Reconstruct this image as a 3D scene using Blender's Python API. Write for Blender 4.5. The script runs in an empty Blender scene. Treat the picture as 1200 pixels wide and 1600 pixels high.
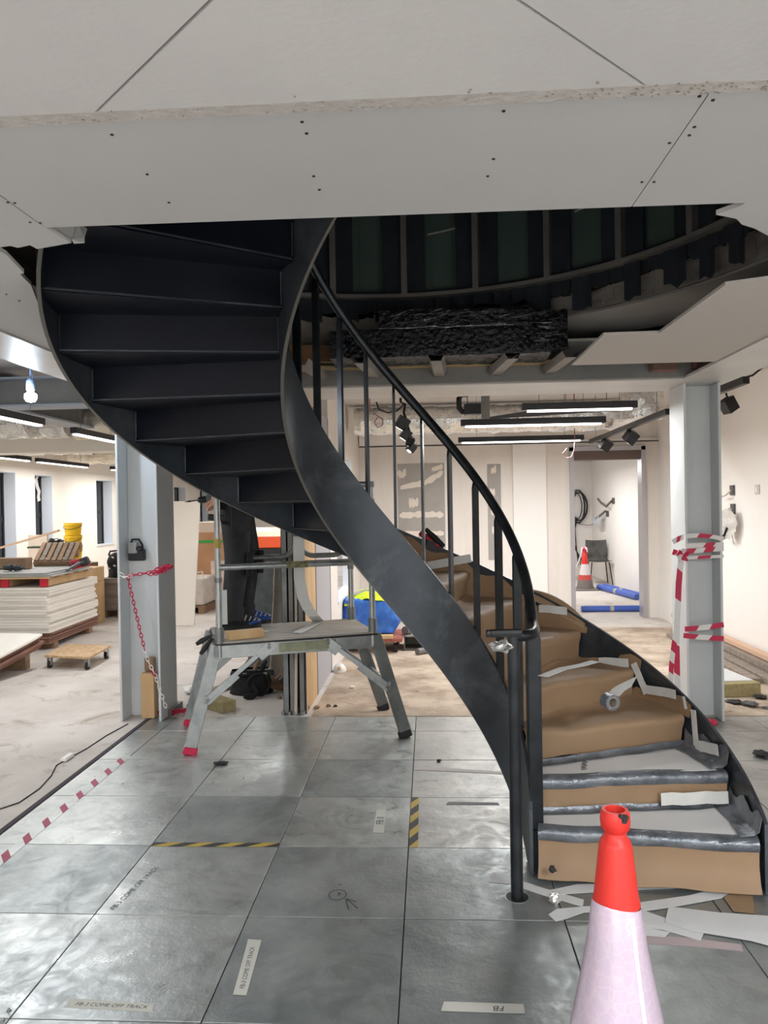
import bpy, bmesh, math, random
from mathutils import Vector, Matrix, noise
R_ = math.radians
random.seed(7)
SC = bpy.context.scene
COL = SC.collection

# ---------------------------------------------------------------- camera
F_PX, YAW, PITCH, ROLL, CAM_H = 1192.6, -.0586279596, -.00855103796, -.0169942915, 1.56412754
fw = Vector((math.sin(YAW)*math.cos(PITCH), math.cos(YAW)*math.cos(PITCH), math.sin(PITCH)))
rt0 = Vector((math.cos(YAW), -math.sin(YAW), 0)); up0 = rt0.cross(fw)
rt = rt0*math.cos(ROLL)+up0*math.sin(ROLL); up = up0*math.cos(ROLL)-rt0*math.sin(ROLL)
cam_d = bpy.data.cameras.new('camera'); cam = bpy.data.objects.new('camera', cam_d); COL.objects.link(cam)
cam.matrix_world = Matrix(((rt.x, up.x, -fw.x, 0), (rt.y, up.y, -fw.y, 0), (rt.z, up.z, -fw.z, CAM_H), (0, 0, 0, 1)))
cam_d.sensor_fit = 'VERTICAL'; cam_d.sensor_height = 24; cam_d.lens = 24*F_PX/1600; cam_d.clip_start = .02
SC.camera = cam

# ---------------------------------------------------------------- world and exposure
W = bpy.data.worlds.new('night'); SC.world = W; W.use_nodes = True
W.node_tree.nodes['Background'].inputs[0].default_value = (.25, .35, .55, 1)
W.node_tree.nodes['Background'].inputs[1].default_value = .05
SC.view_settings.view_transform = 'Standard'; SC.view_settings.look = 'None'
SC.view_settings.exposure = 0.55; SC.view_settings.gamma = 1; SC.view_settings.use_curve_mapping = False

LAMP_W = 1.0                                   # one multiplier for every area light
def area_light(name, loc, sx, sy, power, col=(.985, .985, .985), rot=(0, 0, 0), parent=None, spread=180):
    d = bpy.data.lights.new(name, 'AREA'); d.shape = 'RECTANGLE'; d.size = sx; d.size_y = sy
    d.energy = power*LAMP_W; d.color = col; d.spread = R_(spread)
    o = bpy.data.objects.new(name, d); COL.objects.link(o)
    if parent: o.parent = parent; loc = Vector(loc)-origin_of(parent)
    o.location = loc; o.rotation_euler = rot
    return o
def origin_of(o):
    v = Vector((0, 0, 0))
    while o: v += o.location; o = o.parent
    return v
# unseen area lights added behind the viewer to brighten foreground, stair and near ceiling
area_light('added_fill_light', (-3.4, -.6, 2.36), .25, 2.4, 62, (.95, .975, 1))
area_light('added_fill_light', (-.6, -2.3, 2.36), 2.4, .25, 150, (.95, .975, 1))
area_light('added_fill_light', (1.9, -.6, 2.36), .25, 2.0, 90, (.95, .975, 1))

# ---------------------------------------------------------------- pixel rays -> places in the room
def ray(px, py): return fw+rt*((px-600)/F_PX)+up*((800-py)/F_PX)
CAM = Vector((0, 0, CAM_H))
def fl(px, py, z=0): d = ray(px, py); return CAM+d*((z-CAM_H)/d.z)          # on the level z
def at(px, py, Y): d = ray(px, py); return CAM+d*(Y/d.y)                     # on the upright plane at depth Y
def onx(px, py, X): d = ray(px, py); return CAM+d*(X/d.x)

# ---------------------------------------------------------------- materials
def lin(c):
    f = lambda v: (v/255/12.92) if v <= 10.3 else ((v/255+.055)/1.055)**2.4
    return tuple(f(v) for v in c)+(1,)
MATS = {}
def mat(name, c, rough=.6, metal=0, c2=None, scale=6, detail=4, bump=0, bscale=None, stretch=None, spec=.5, rvar=0, emit=0, lo=.35, hi=.65, alpha=1, trans=0, coat=0):
    if name in MATS: return MATS[name]
    m = bpy.data.materials.new(name); m.use_nodes = True; MATS[name] = m
    nt = m.node_tree; b = nt.nodes['Principled BSDF']; L = nt.links.new
    b.inputs['Base Color'].default_value = lin(c); b.inputs['Roughness'].default_value = rough
    b.inputs['Metallic'].default_value = metal; b.inputs['Specular IOR Level'].default_value = spec
    b.inputs['Alpha'].default_value = alpha; b.inputs['Transmission Weight'].default_value = trans; b.inputs['Coat Weight'].default_value = coat
    if emit: b.inputs['Emission Color'].default_value = lin(c); b.inputs['Emission Strength'].default_value = emit
    if c2 or bump or rvar:
        tc = nt.nodes.new('ShaderNodeTexCoord'); mp = nt.nodes.new('ShaderNodeMapping')
        geo = nt.nodes.new('ShaderNodeNewGeometry')
        L(geo.outputs['Position'], mp.inputs[0])
        if stretch: mp.inputs['Scale'].default_value = stretch
        n = nt.nodes.new('ShaderNodeTexNoise'); n.inputs['Scale'].default_value = scale; n.inputs['Detail'].default_value = detail
        n.inputs['Roughness'].default_value = .62
        L(mp.outputs[0], n.inputs['Vector'])
        if c2:
            r = nt.nodes.new('ShaderNodeValToRGB'); r.color_ramp.elements[0].position = lo; r.color_ramp.elements[1].position = hi
            r.color_ramp.elements[0].color = lin(c); r.color_ramp.elements[1].color = lin(c2)
            L(n.outputs[0], r.inputs[0]); L(r.outputs[0], b.inputs['Base Color'])
        if rvar:
            mr = nt.nodes.new('ShaderNodeMapRange'); mr.inputs[1].default_value = .3; mr.inputs[2].default_value = .7
            mr.inputs[3].default_value = max(.02, rough-rvar); mr.inputs[4].default_value = min(1, rough+rvar)
            L(n.outputs[0], mr.inputs[0]); L(mr.outputs[0], b.inputs['Roughness'])
        if bump:
            n2 = nt.nodes.new('ShaderNodeTexNoise'); n2.inputs['Scale'].default_value = bscale or scale*4; n2.inputs['Detail'].default_value = 3
            L(mp.outputs[0], n2.inputs['Vector'])
            bp = nt.nodes.new('ShaderNodeBump'); bp.inputs['Strength'].default_value = bump; bp.inputs['Distance'].default_value = .02
            L(n2.outputs[0], bp.inputs['Height']); L(bp.outputs[0], b.inputs['Normal'])
    return m
concrete = mat('dusty_screed', (194, 186, 178), .85, c2=(214, 207, 200), scale=1.6, detail=8, bump=.12, bscale=30)
def add_stains(m, col, scale, lo, hi, stretch=(1, 1, 1)):
    nt = m.node_tree; b = nt.nodes['Principled BSDF']; L = nt.links.new
    src = b.inputs['Base Color'].links[0].from_socket
    geo = nt.nodes.new('ShaderNodeNewGeometry'); mp = nt.nodes.new('ShaderNodeMapping'); mp.inputs['Scale'].default_value = stretch
    n = nt.nodes.new('ShaderNodeTexNoise'); n.inputs['Scale'].default_value = scale; n.inputs['Detail'].default_value = 9; n.inputs['Roughness'].default_value = .7
    n.inputs['Distortion'].default_value = .6
    r = nt.nodes.new('ShaderNodeValToRGB'); r.color_ramp.elements[0].position = lo; r.color_ramp.elements[1].position = hi
    mx = nt.nodes.new('ShaderNodeMix'); mx.data_type = 'RGBA'
    L(geo.outputs['Position'], mp.inputs[0]); L(mp.outputs[0], n.inputs['Vector']); L(n.outputs[0], r.inputs[0])
    L(r.outputs[0], mx.inputs[0]); L(src, mx.inputs[6]); mx.inputs[7].default_value = lin(col); L(mx.outputs[2], b.inputs['Base Color'])
add_stains(concrete, (140, 120, 100), 2.3, .56, .74)
rough_screed = mat('worn_screed', (150, 132, 114), .9, c2=(200, 184, 166), scale=2.6, detail=9, bump=.2, bscale=40)
add_stains(rough_screed, (92, 78, 66), 5, .58, .72, (1, 2.2, 1))
tile_m = mat('zinc_tile', (164, 168, 167), .40, .7, c2=(186, 190, 188), scale=2.4, detail=9, bump=.05, bscale=70, rvar=.14)
add_stains(tile_m, (134, 138, 138), 6, .52, .78)
def tile_finish(m, lo, hi):       # scuffs: uneven gloss and shallow dents of the zinc skin
    nt = m.node_tree; b = nt.nodes['Principled BSDF']; L = nt.links.new; geo = nt.nodes.new('ShaderNodeNewGeometry')
    n = nt.nodes.new('ShaderNodeTexNoise'); n.inputs['Scale'].default_value = 7; n.inputs['Detail'].default_value = 12; n.inputs['Roughness'].default_value = .78; n.inputs['Distortion'].default_value = 1.2
    r = nt.nodes.new('ShaderNodeMapRange'); r.inputs[1].default_value = .36; r.inputs[2].default_value = .64; r.inputs[3].default_value = lo; r.inputs[4].default_value = hi
    L(geo.outputs['Position'], n.inputs['Vector']); L(n.outputs[0], r.inputs[0]); L(r.outputs[0], b.inputs['Roughness'])
    n2 = nt.nodes.new('ShaderNodeTexNoise'); n2.inputs['Scale'].default_value = 3.2; n2.inputs['Detail'].default_value = 7; n2.inputs['Roughness'].default_value = .65
    bp = nt.nodes.new('ShaderNodeBump'); bp.inputs['Strength'].default_value = .16; bp.inputs['Distance'].default_value = .05
    L(geo.outputs['Position'], n2.inputs['Vector']); L(n2.outputs[0], bp.inputs['Height']); L(bp.outputs[0], b.inputs['Normal'])
tile_finish(tile_m, .26, .56)
tile_b = mat('zinc_tile_dull', (140, 146, 146), .42, .7, c2=(164, 169, 168), scale=3.1, detail=9, bump=.05, bscale=60, rvar=.13)
add_stains(tile_b, (172, 176, 175), 3.2, .58, .8)
tile_finish(tile_b, .30, .58)
tile_d = mat('zinc_tile_dusty', (150, 151, 148), .45, .55, c2=(174, 173, 169), scale=3, detail=9, bump=.08, bscale=50, rvar=.12)
add_stains(tile_d, (116, 115, 110), 7, .58, .72, (1, 2.5, 1))
tile_finish(tile_d, .32, .62)
board = mat('raw_plasterboard', (184, 181, 180), .9, c2=(190, 187, 185), scale=.9, bump=.03, bscale=120)
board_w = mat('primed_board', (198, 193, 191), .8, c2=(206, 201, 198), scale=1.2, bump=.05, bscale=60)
dark_line = mat('dark_joint', (70, 64, 72), .9)
wallw = mat('white_paint', (238, 234, 229), .8, c2=(242, 238, 234), scale=.8, bump=.03, bscale=50)
wallc = mat('cream_paint', (238, 231, 219), .8, c2=(241, 235, 225), scale=.7, bump=.03, bscale=50)
reveal = mat('white_reveal', (226, 232, 240), .6)
skim = mat('taped_plasterboard', (222, 215, 208), .85, c2=(233, 227, 220), scale=1.3, detail=6, stretch=(2.4, 1, .5), bump=.05, bscale=40)
grey_board = mat('bare_grey_board', (160, 155, 149), .9, c2=(170, 165, 159), scale=3)
filler = mat('filler', (226, 216, 204), .8)
slab_m = mat('dark_soffit', (58, 56, 54), .9, c2=(74, 71, 68), scale=3, bump=.1)
void_green = mat('green_board_back', (66, 82, 76), .75, c2=(74, 88, 82), scale=2)
stud_m = mat('galvanised_stud', (120, 116, 112), .5, .4, c2=(136, 132, 128), scale=4)
steel_w = mat('grey_primed_steel', (204, 208, 209), .5, c2=(214, 217, 217), scale=2, bump=.03, bscale=40)
steel_beam = mat('white_primed_beam', (212, 208, 203), .42, c2=(200, 196, 190), scale=3, bump=.05, bscale=60)
beam_grey = mat('grey_beam_web', (118, 116, 113), .6, c2=(132, 130, 126), scale=3)
black_steel = mat('blackened_steel', (48, 53, 59), .40, .5, c2=(76, 82, 88), scale=2.2, detail=6, rvar=.1, bump=.02, bscale=80, lo=.35, hi=.75)
add_stains(black_steel, (116, 121, 126), 1.7, .5, .85)
shaded_steel = mat('shade_dark_steel', (9, 12, 22), .4, .15, c2=(18, 22, 34), spec=.3, scale=2.0, detail=6, rvar=.1, lo=.4, hi=.75)  # same blackened steel, its colour darkened for the shade under the stair
rail_steel = mat('dark_waxed_steel', (38, 41, 44), .34, .7, c2=(54, 57, 60), scale=8, rvar=.06)
edge_steel = mat('worn_steel_edge', (112, 108, 102), .4, .7)
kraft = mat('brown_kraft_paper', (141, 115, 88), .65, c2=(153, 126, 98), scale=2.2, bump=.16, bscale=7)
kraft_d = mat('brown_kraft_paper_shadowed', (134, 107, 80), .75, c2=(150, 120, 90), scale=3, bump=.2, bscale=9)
corr_w = mat('white_cover_board', (222, 221, 220), .65, c2=(230, 229, 228), scale=2, bump=.05, bscale=8)
silver = mat('silver_duct_tape', (96, 101, 108), .36, .5, c2=(130, 135, 141), scale=9, bump=.35, bscale=26, rvar=.1)
mask_tape = mat('white_masking_tape', (196, 196, 192), .7, c2=(208, 208, 204), scale=8, bump=.08)
paper_w = mat('white_paper_scrap', (205, 206, 206), .75, c2=(216, 217, 217), scale=3, bump=.05, bscale=12)
foil = mat('silver_foil', (222, 221, 219), .28, .8, c2=(240, 239, 236), scale=9, bump=.7, bscale=16, rvar=.1)
foil_w = mat('warm_foil_lagging', (222, 212, 194), .4, .5, c2=(236, 228, 212), scale=7, bump=.7, bscale=12)
black_wrap = mat('black_foil_wrap', (26, 27, 31), .30, .4, c2=(38, 39, 44), scale=10, bump=1, bscale=34, rvar=.12)
navy = mat('navy_membrane', (26, 30, 38), .8, c2=(36, 41, 50), scale=5, bump=.2)
black_pl = mat('black_plastic', (24, 24, 26), .5)
black_al = mat('black_powder_coat', (28, 28, 30), .45)
diff = mat('lit_diffuser', (255, 250, 242), .5, emit=4)
white_pl = mat('white_plastic', (232, 230, 226), .4)
alu = mat('worn_aluminium', (150, 154, 154), .42, .75, c2=(178, 181, 180), scale=9, bump=.06, rvar=.12)
alu_d = mat('dull_aluminium', (112, 116, 116), .48, .7, c2=(138, 142, 140), scale=9, rvar=.1)
ply_grey = mat('weathered_ply', (150, 145, 136), .8, c2=(176, 170, 160), scale=5, stretch=(.6, 4, 1), bump=.06)
timber = mat('pine_timber', (196, 160, 116), .7, c2=(214, 182, 138), scale=5, stretch=(1, 1, .25), bump=.04)
timber_d = mat('old_timber', (132, 106, 84), .8, c2=(158, 130, 104), scale=7, stretch=(1, .4, 2), bump=.1)
timber_g = mat('grey_timber', (128, 116, 106), .85, c2=(152, 140, 128), scale=7, stretch=(.5, 3, 2), bump=.1)
osb = mat('strand_board', (178, 146, 108), .8, c2=(214, 184, 146), scale=26, detail=5, bump=.15, bscale=40)
hardboard = mat('brown_hardboard', (128, 92, 78), .75, c2=(146, 108, 92), scale=4)
pb_edge = mat('white_sheet', (234, 228, 218), .75, c2=(242, 237, 228), scale=1.5)
cone_r = mat('orange_red_plastic', (208, 40, 32), .45, c2=(216, 48, 38), scale=4)
rubber = mat('black_rubber', (34, 34, 35), .8, c2=(48, 47, 46), scale=12)
red_pl = mat('red_plastic', (196, 30, 52), .45)
pink_red = mat('crimson_print', (196, 34, 74), .5)
tape_white = mat('barrier_tape_white', (228, 224, 222), .4)
yellow_pl = mat('yellow_plastic', (236, 190, 24), .45)
haz_y = mat('hazard_yellow', (184, 158, 70), .6)
haz_k = mat('hazard_black', (52, 52, 50), .6)
blue_pl = mat('blue_woven_plastic', (38, 96, 190), .45, c2=(62, 122, 210), scale=10, bump=.4, bscale=12)
blue_tube = mat('blue_pipe', (74, 104, 190), .4)
hivis = mat('hi_vis_yellow', (216, 238, 40), .7, c2=(200, 224, 30), scale=10)
trouser = mat('black_work_cloth', (32, 33, 36), .85, c2=(46, 47, 50), scale=14, bump=.15, bscale=40)
cloth_k = mat('jet_cloth', (24, 24, 27), .85, bump=.15, bscale=30)
skin = mat('skin', (196, 148, 122), .55)
hair_m = mat('dark_hair', (44, 34, 28), .7)
blue_shoe = mat('blue_shoe_cloth', (30, 70, 140), .7)
ink = mat('marker_ink', (38, 40, 42), .7)
card = mat('cardboard', (186, 140, 104), .8, c2=(198, 152, 116), scale=3)
green_tape = mat('green_tape', (60, 168, 72), .5)
shrink = mat('clear_wrap_over_pallet', (206, 184, 172), .35, c2=(224, 206, 196), scale=9, bump=.5, bscale=12)
wool = mat('mineral_wool', (150, 138, 100), .95, c2=(172, 158, 116), scale=30, bump=.4, bscale=60)
clutter_g = mat('grey_sheet', (150, 150, 148), .6, c2=(172, 172, 168), scale=5)
glass_m = mat('dark_night_glass', (16, 18, 22), .08, spec=.6)
clear_bag = mat('clear_bag', (226, 232, 240), .25, alpha=.55)
orange = mat('orange_panel', (240, 92, 44), .5)
copper = mat('cream_sheath', (204, 196, 182), .5)
lens_m = mat('glowing_lens', (220, 235, 255), .3, emit=30)
red_tool = mat('red_tool', (170, 30, 44), .45)

# ---------------------------------------------------------------- mesh builder
class M:
    def __init__(s): s.v = []; s.f = []; s.mi = []; s.cur = 0
    def face(s, pts):
        i = len(s.v); s.v += [Vector(p) for p in pts]; s.f.append(tuple(range(i, i+len(pts)))); s.mi.append(s.cur)
    def mesh(s, vs, fs):
        i = len(s.v); s.v += [Vector(p) for p in vs]
        for f in fs: s.f.append(tuple(i+k for k in f)); s.mi.append(s.cur)
        return s
    def hexa(s, p):   # 8 points: bottom ring, top ring
        return s.mesh(p, [(3, 2, 1, 0), (4, 5, 6, 7), (0, 1, 5, 4), (1, 2, 6, 5), (2, 3, 7, 6), (3, 0, 4, 7)])
    def box(s, x0, y0, z0, x1, y1, z1):
        x0, x1 = sorted((x0, x1)); y0, y1 = sorted((y0, y1)); z0, z1 = sorted((z0, z1))
        return s.hexa([(x0, y0, z0), (x1, y0, z0), (x1, y1, z0), (x0, y1, z0), (x0, y0, z1), (x1, y0, z1), (x1, y1, z1), (x0, y1, z1)])
    def obox(s, c, h, eul=(0, 0, 0)):
        from mathutils import Euler
        r = Euler(eul).to_matrix(); c = Vector(c)
        return s.hexa([c+r @ Vector((a*h[0], b*h[1], d*h[2])) for a, b, d in ((-1, -1, -1), (1, -1, -1), (1, 1, -1), (-1, 1, -1), (-1, -1, 1), (1, -1, 1), (1, 1, 1), (-1, 1, 1))])
    def bar(s, p, q, w, h, upv=(0, 0, 1)):   # w sideways, h along upv
        p = Vector(p); q = Vector(q); d = (q-p).normalized(); a = d.cross(Vector(upv))
        if a.length < 1e-4: a = d.cross(Vector((1, 0, 0)))
        a.normalize(); u = a.cross(d); a = a*w/2; u = u*h/2
        return s.hexa([p-a-u, p+a-u, q+a-u, q-a-u, p-a+u, p+a+u, q+a+u, q-a+u])
    def tube(s, pts, r, n=8, closed=False, cap=True):
        pts = [Vector(p) for p in pts]; N = len(pts); rs = r if isinstance(r, (list, tuple)) else [r]*N
        vs = []; prev = None
        for i, p in enumerate(pts):
            if closed: t = pts[(i+1) % N]-pts[i-1]
            else: t = pts[min(i+1, N-1)]-pts[max(i-1, 0)]
            t.normalize()
            if prev is None:
                a = t.cross(Vector((0, 0, 1)))
                if a.length < 1e-3: a = t.cross(Vector((1, 0, 0)))
            else: a = prev-t*prev.dot(t)
            a.normalize(); prev = a.copy(); b = t.cross(a)
            vs += [p+(a*math.cos(2*math.pi*k/n)+b*math.sin(2*math.pi*k/n))*rs[i] for k in range(n)]
        fs = []
        for i in range(N if closed else N-1):
            j = (i+1) % N
            for k in range(n): fs.append((i*n+k, i*n+(k+1) % n, j*n+(k+1) % n, j*n+k))
        if cap and not closed: fs += [tuple(range(n-1, -1, -1)), tuple(range((N-1)*n, N*n))]
        return s.mesh(vs, fs)
    def lathe(s, c, prof, n=24, axis=None):   # prof: (r, t) along axis
        c = Vector(c); ax = Vector(axis or (0, 0, 1)).normalized(); a = ax.cross(Vector((1, 0, 0)))
        if a.length < .1: a = ax.cross(Vector((0, 1, 0)))
        a.normalize(); b = ax.cross(a); vs = []
        for r, t in prof: vs += [c+ax*t+(a*math.cos(2*math.pi*k/n)+b*math.sin(2*math.pi*k/n))*r for k in range(n)]
        fs = [(i*n+k, i*n+(k+1) % n, (i+1)*n+(k+1) % n, (i+1)*n+k) for i in range(len(prof)-1) for k in range(n)]
        if prof[0][0] > 1e-5: fs.append(tuple(range(n-1, -1, -1)))
        if prof[-1][0] > 1e-5: fs.append(tuple(range((len(prof)-1)*n, len(prof)*n)))
        return s.mesh(vs, fs)
    def prism(s, poly, off):
        poly = [Vector(p) for p in poly]; off = Vector(off); n = len(poly)
        return s.mesh(poly+[p+off for p in poly], [tuple(range(n-1, -1, -1)), tuple(range(n, 2*n))]+[(i, (i+1) % n, n+(i+1) % n, n+i) for i in range(n)])
    def grid(s, fn, nu, nv, thick=None):
        vs = [Vector(fn(i/nu, j/nv)) for i in range(nu+1) for j in range(nv+1)]; k = nv+1
        fs = [(i*k+j, (i+1)*k+j, (i+1)*k+j+1, i*k+j+1) for i in range(nu) for j in range(nv)]
        if thick:
            t = Vector(thick); n = len(vs); vs += [v+t for v in vs]; fs2 = [tuple(n+q for q in reversed(f)) for f in fs]
            rim = [i*k for i in range(nu+1)]+[nu*k+j for j in range(1, nv+1)]+[i*k+nv for i in range(nu-1, -1, -1)]+[j for j in range(nv-1, 0, -1)]
            fs = fs+fs2+[(rim[i], n+rim[i], n+rim[(i+1) % len(rim)], rim[(i+1) % len(rim)]) for i in range(len(rim))]
        return s.mesh(vs, fs)
    def ribbon(s, pts, side, mats=None, thick=0):   # a strip along pts, side: half-width vector(s)
        pts = [Vector(p) for p in pts]
        for i in range(len(pts)-1):
            a = Vector(side[i]) if isinstance(side, list) else Vector(side); b = Vector(side[i+1]) if isinstance(side, list) else Vector(side)
            if mats: s.cur = mats[i % len(mats)]
            s.face([pts[i]-a, pts[i]+a, pts[i+1]+b, pts[i+1]-b])
        return s
    def build(s, name, m, parent=None, smooth=None, bevel=0, fix=True, solid=0):
        me = bpy.data.meshes.new(name); ms = m if isinstance(m, (list, tuple)) else [m]
        xs = s.v
        if parent is not None: org = origin_of(parent)
        else:
            lo = [min(p[i] for p in xs) for i in range(3)]; hi = [max(p[i] for p in xs) for i in range(3)]
            org = Vector(((lo[0]+hi[0])/2, (lo[1]+hi[1])/2, lo[2]))
        me.from_pydata([p-org for p in xs], [], s.f)
        for k in ms: me.materials.append(k)
        if len(ms) > 1: me.polygons.foreach_set('material_index', s.mi)
        if fix or bevel or solid:
            bm = bmesh.new(); bm.from_mesh(me)
            if fix: bmesh.ops.remove_doubles(bm, verts=bm.verts, dist=1e-5) if smooth else None; bmesh.ops.recalc_face_normals(bm, faces=bm.faces)
            if solid:
                bmesh.ops.remove_doubles(bm, verts=bm.verts, dist=1e-5)
                bmesh.ops.recalc_face_normals(bm, faces=bm.faces)
                bmesh.ops.solidify(bm, geom=bm.faces[:], thickness=solid)
            if bevel:
                es = [e for e in bm.edges if len(e.link_faces) == 2 and e.calc_face_angle(0) > .5]
                bmesh.ops.bevel(bm, geom=es, offset=bevel, segments=1, affect='EDGES', clamp_overlap=True)
            bm.to_mesh(me); bm.free()
        if smooth:
            me.polygons.foreach_set('use_smooth', [True]*len(me.polygons)); me.set_sharp_from_angle(angle=R_(smooth))
        o = bpy.data.objects.new(name, me); COL.objects.link(o)
        if parent is not None: o.parent = parent
        else: o.location = org
        return o

def tag(o, label=None, cat=None, group=None, kind=None):
    if label: o['label'] = label
    if cat: o['category'] = cat
    if group: o['group'] = group
    if kind: o['kind'] = kind
    return o
def thing(name, loc, label=None, cat=None, group=None, kind=None):
    o = bpy.data.objects.new(name, None); COL.objects.link(o); o.location = loc; o.empty_display_size = .05
    return tag(o, label, cat, group, kind)
def struct(o): o['kind'] = 'structure'; return o
def dup(root, loc, rotz=0, label=None, scale=None):
    r = root.copy(); COL.objects.link(r); r.location = loc; r.rotation_euler = (0, 0, rotz)
    if label: r['label'] = label
    if scale: r.scale = scale
    for ch in list(root.children):
        c = ch.copy(); COL.objects.link(c); c.parent = r
        for g in ch.children: d = g.copy(); COL.objects.link(d); d.parent = c
    return r
def crinkle(p, amp, sc): return noise.noise(Vector(p)*sc)*amp
def text_mesh(name, body, size, m, parent, origin, xdir, ydir, shear=0.0):
    cu = bpy.data.curves.new(name, 'FONT'); cu.body = body; cu.size = size; cu.shear = shear; cu.align_x = 'CENTER'; cu.align_y = 'CENTER'
    t = bpy.data.objects.new(name+'_src', cu); COL.objects.link(t)
    me = bpy.data.meshes.new_from_object(t.evaluated_get(bpy.context.evaluated_depsgraph_get()))
    bpy.data.objects.remove(t)
    x = Vector(xdir).normalized(); y = Vector(ydir); y = (y-x*y.dot(x)).normalized(); z = x.cross(y); org = origin_of(parent)
    o0 = Vector(origin)
    for v in me.vertices: v.co = o0+x*v.co.x+y*v.co.y+z*v.co.z-org
    me.materials.clear(); me.materials.append(m)
    o = bpy.data.objects.new(name, me); COL.objects.link(o); o.parent = parent
    return o
# ================================================================ STRUCTURE
ZC = 2.4
# concrete floor around the raised deck (deck X -2.12..2.4, Y -3..5.63)
DX0, DX1, DY0, DY1 = -2.12, 2.4, -3.0, 5.63
m = M()
m.box(-6.2, -4, -.15, DX0, 23, 0); m.box(DX0, DY1, -.15, 6, 23, 0); m.box(DX1, -4, -.15, 6, DY1, 0); m.box(DX0, -4, -.15, DX1, DY0, 0)
floor = struct(m.build('floor', concrete))
m = M(); m.box(-.9, DY1+.005, .0, 3.05, 9.6, .004)
struct(m.build('trim_1', rough_screed))                       # worn bare screed beyond the tiles
m = M(); m.box(DX0, DY0, -.15, DX1, DY1, -.045)
raised = struct(m.build('raised_floor', dark_line))
xs = [DX0+.02]+[-.118+.6*c for c in range(-3, 5)]+[DX1-.004]
ys = [DY1-.004]+[5.272-.6*r for r in range(0, 14)]+[DY0+.004]
tile_cache = {}
for i in range(len(xs)-1):
    for j in range(len(ys)-1):
        w = xs[i+1]-xs[i]; d = ys[j]-ys[j+1]
        if w < .03 or d < .03: continue
        cx_, cy_ = (xs[i]+xs[i+1])/2, (ys[j]+ys[j+1])/2
        mt = tile_d if (cx_ > -.15 and cy_ > 3.45) else (tile_b if (cy_ < 3.5 and cx_ > -.8) or (i+j) % 5 == 0 else tile_m)
        key = (round(w, 3), round(d, 3), mt.name)
        loc = Vector((cx_, cy_, 0))-raised.location
        if key not in tile_cache:
            q = M(); g = .002
            q.box(cx_-w/2+g, cy_-d/2+g, -.034, cx_+w/2-g, cy_+d/2-g, 0)
            o = q.build('floor_panel', mt, raised, bevel=.0016)
            off = Vector((cx_, cy_, 0))-raised.location
            for v in o.data.vertices: v.co -= off
            o.location = off; tile_cache[key] = o
        else:
            o = tile_cache[key].copy(); COL.objects.link(o); o.location = loc+Vector((0, 0, random.uniform(-.0012, .0006)))
m = M(); m.box(DX0-.012, -3, -.02, DX0+.018, 5.63, .003)
struct(m.build('trim_2', dark_line))

# walls
def wall_with_holes(name, axis, c, thick, a0, a1, z0, z1, holes, mt):
    # axis 'x': plane X=c running along Y ; axis 'y': plane Y=c along X ; holes (a0,a1,z0,z1) ; thick goes outward (signed)
    q = M()
    def bx(u0, u1, w0, w1):
        if u1-u0 < 1e-4 or w1-w0 < 1e-4: return
        if axis == 'x': q.box(c, u0, w0, c+thick, u1, w1)
        else: q.box(u0, c, w0, u1, c+thick, w1)
    u = a0
    for h in sorted(holes):
        bx(u, h[0], z0, z1); bx(h[0], h[1], z0, h[2]); bx(h[0], h[1], h[3], z1); u = h[1]
    bx(u, a1, z0, z1)
    return struct(q.build(name, mt))
LW = -6.2
wins = [(10.2, 11.15, .75, 2.16), (11.7, 12.27, .85, 2.15), (13.93, 14.66, .9, 2.14), (18.3, 19.2, .9, 2.12), (20.4, 21.2, .9, 2.12)]
wall_left = wall_with_holes('wall_left', 'x', LW, -.22, -4, 22.2, 0, 3.0, wins, wallc)
for n, (a, b, z0, z1) in enumerate(wins):
    wm = M(); xg = LW-.18
    for p in ((a, z0, a+.05, z1), (b-.05, z0, b, z1), (a, z0, b, z0+.05), (a, z1-.05, b, z1), (a, (z0+z1)/2-.03, b, (z0+z1)/2+.03)):
        wm.box(xg-.03, p[0], p[1], xg, p[2], p[3])
    wn = struct(wm.build('window_%d' % (n+1), black_al))
    g = M(); g.box(xg-.022, a+.05, z0+.05, xg-.012, b-.05, z1-.05); g.build('pane', glass_m, wn)
    g = M(); g.box(xg, b-.012, z0, LW-.001, b-.001, z1); g.box(xg, a+.001, z0, LW-.001, a+.012, z1); g.box(xg, a, z0, LW+.02, b, z0+.015); g.box(xg, a, z1-.012, LW, b, z1-.001)
    g.build('reveal_lining', reveal, wn)
wall_back_left = wall_with_holes('wall_back', 'y', 22.2, .2, LW-.2, -.9, 0, 3.0, [], wallc)
wall_front = wall_with_holes('wall_front', 'y', -4, -.2, -6.4, 3.3, 0, 3.0, [], wallw)
wall_right = wall_with_holes('wall_right', 'x', 3.07, .2, -4, 10.42, 0, 3.0, [], wallw)
wall_partition_back = wall_with_holes('wall_far', 'y', 10.42, .14, -1.08, 3.27, 0, 3.0, [(1.93, 2.87, 0, 2.27)], skim)
for nm, bx in (('wall_corridor_right', (3.45, 10.56, 0, 3.6, 16.6, 3)), ('wall_corridor_back', (.8, 16.4, 0, 3.6, 16.6, 3)), ('wall_corridor_left', (.7, 10.56, 0, .8, 16.6, 3))):
    q = M(); q.box(*bx); struct(q.build(nm, wallw))
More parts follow.
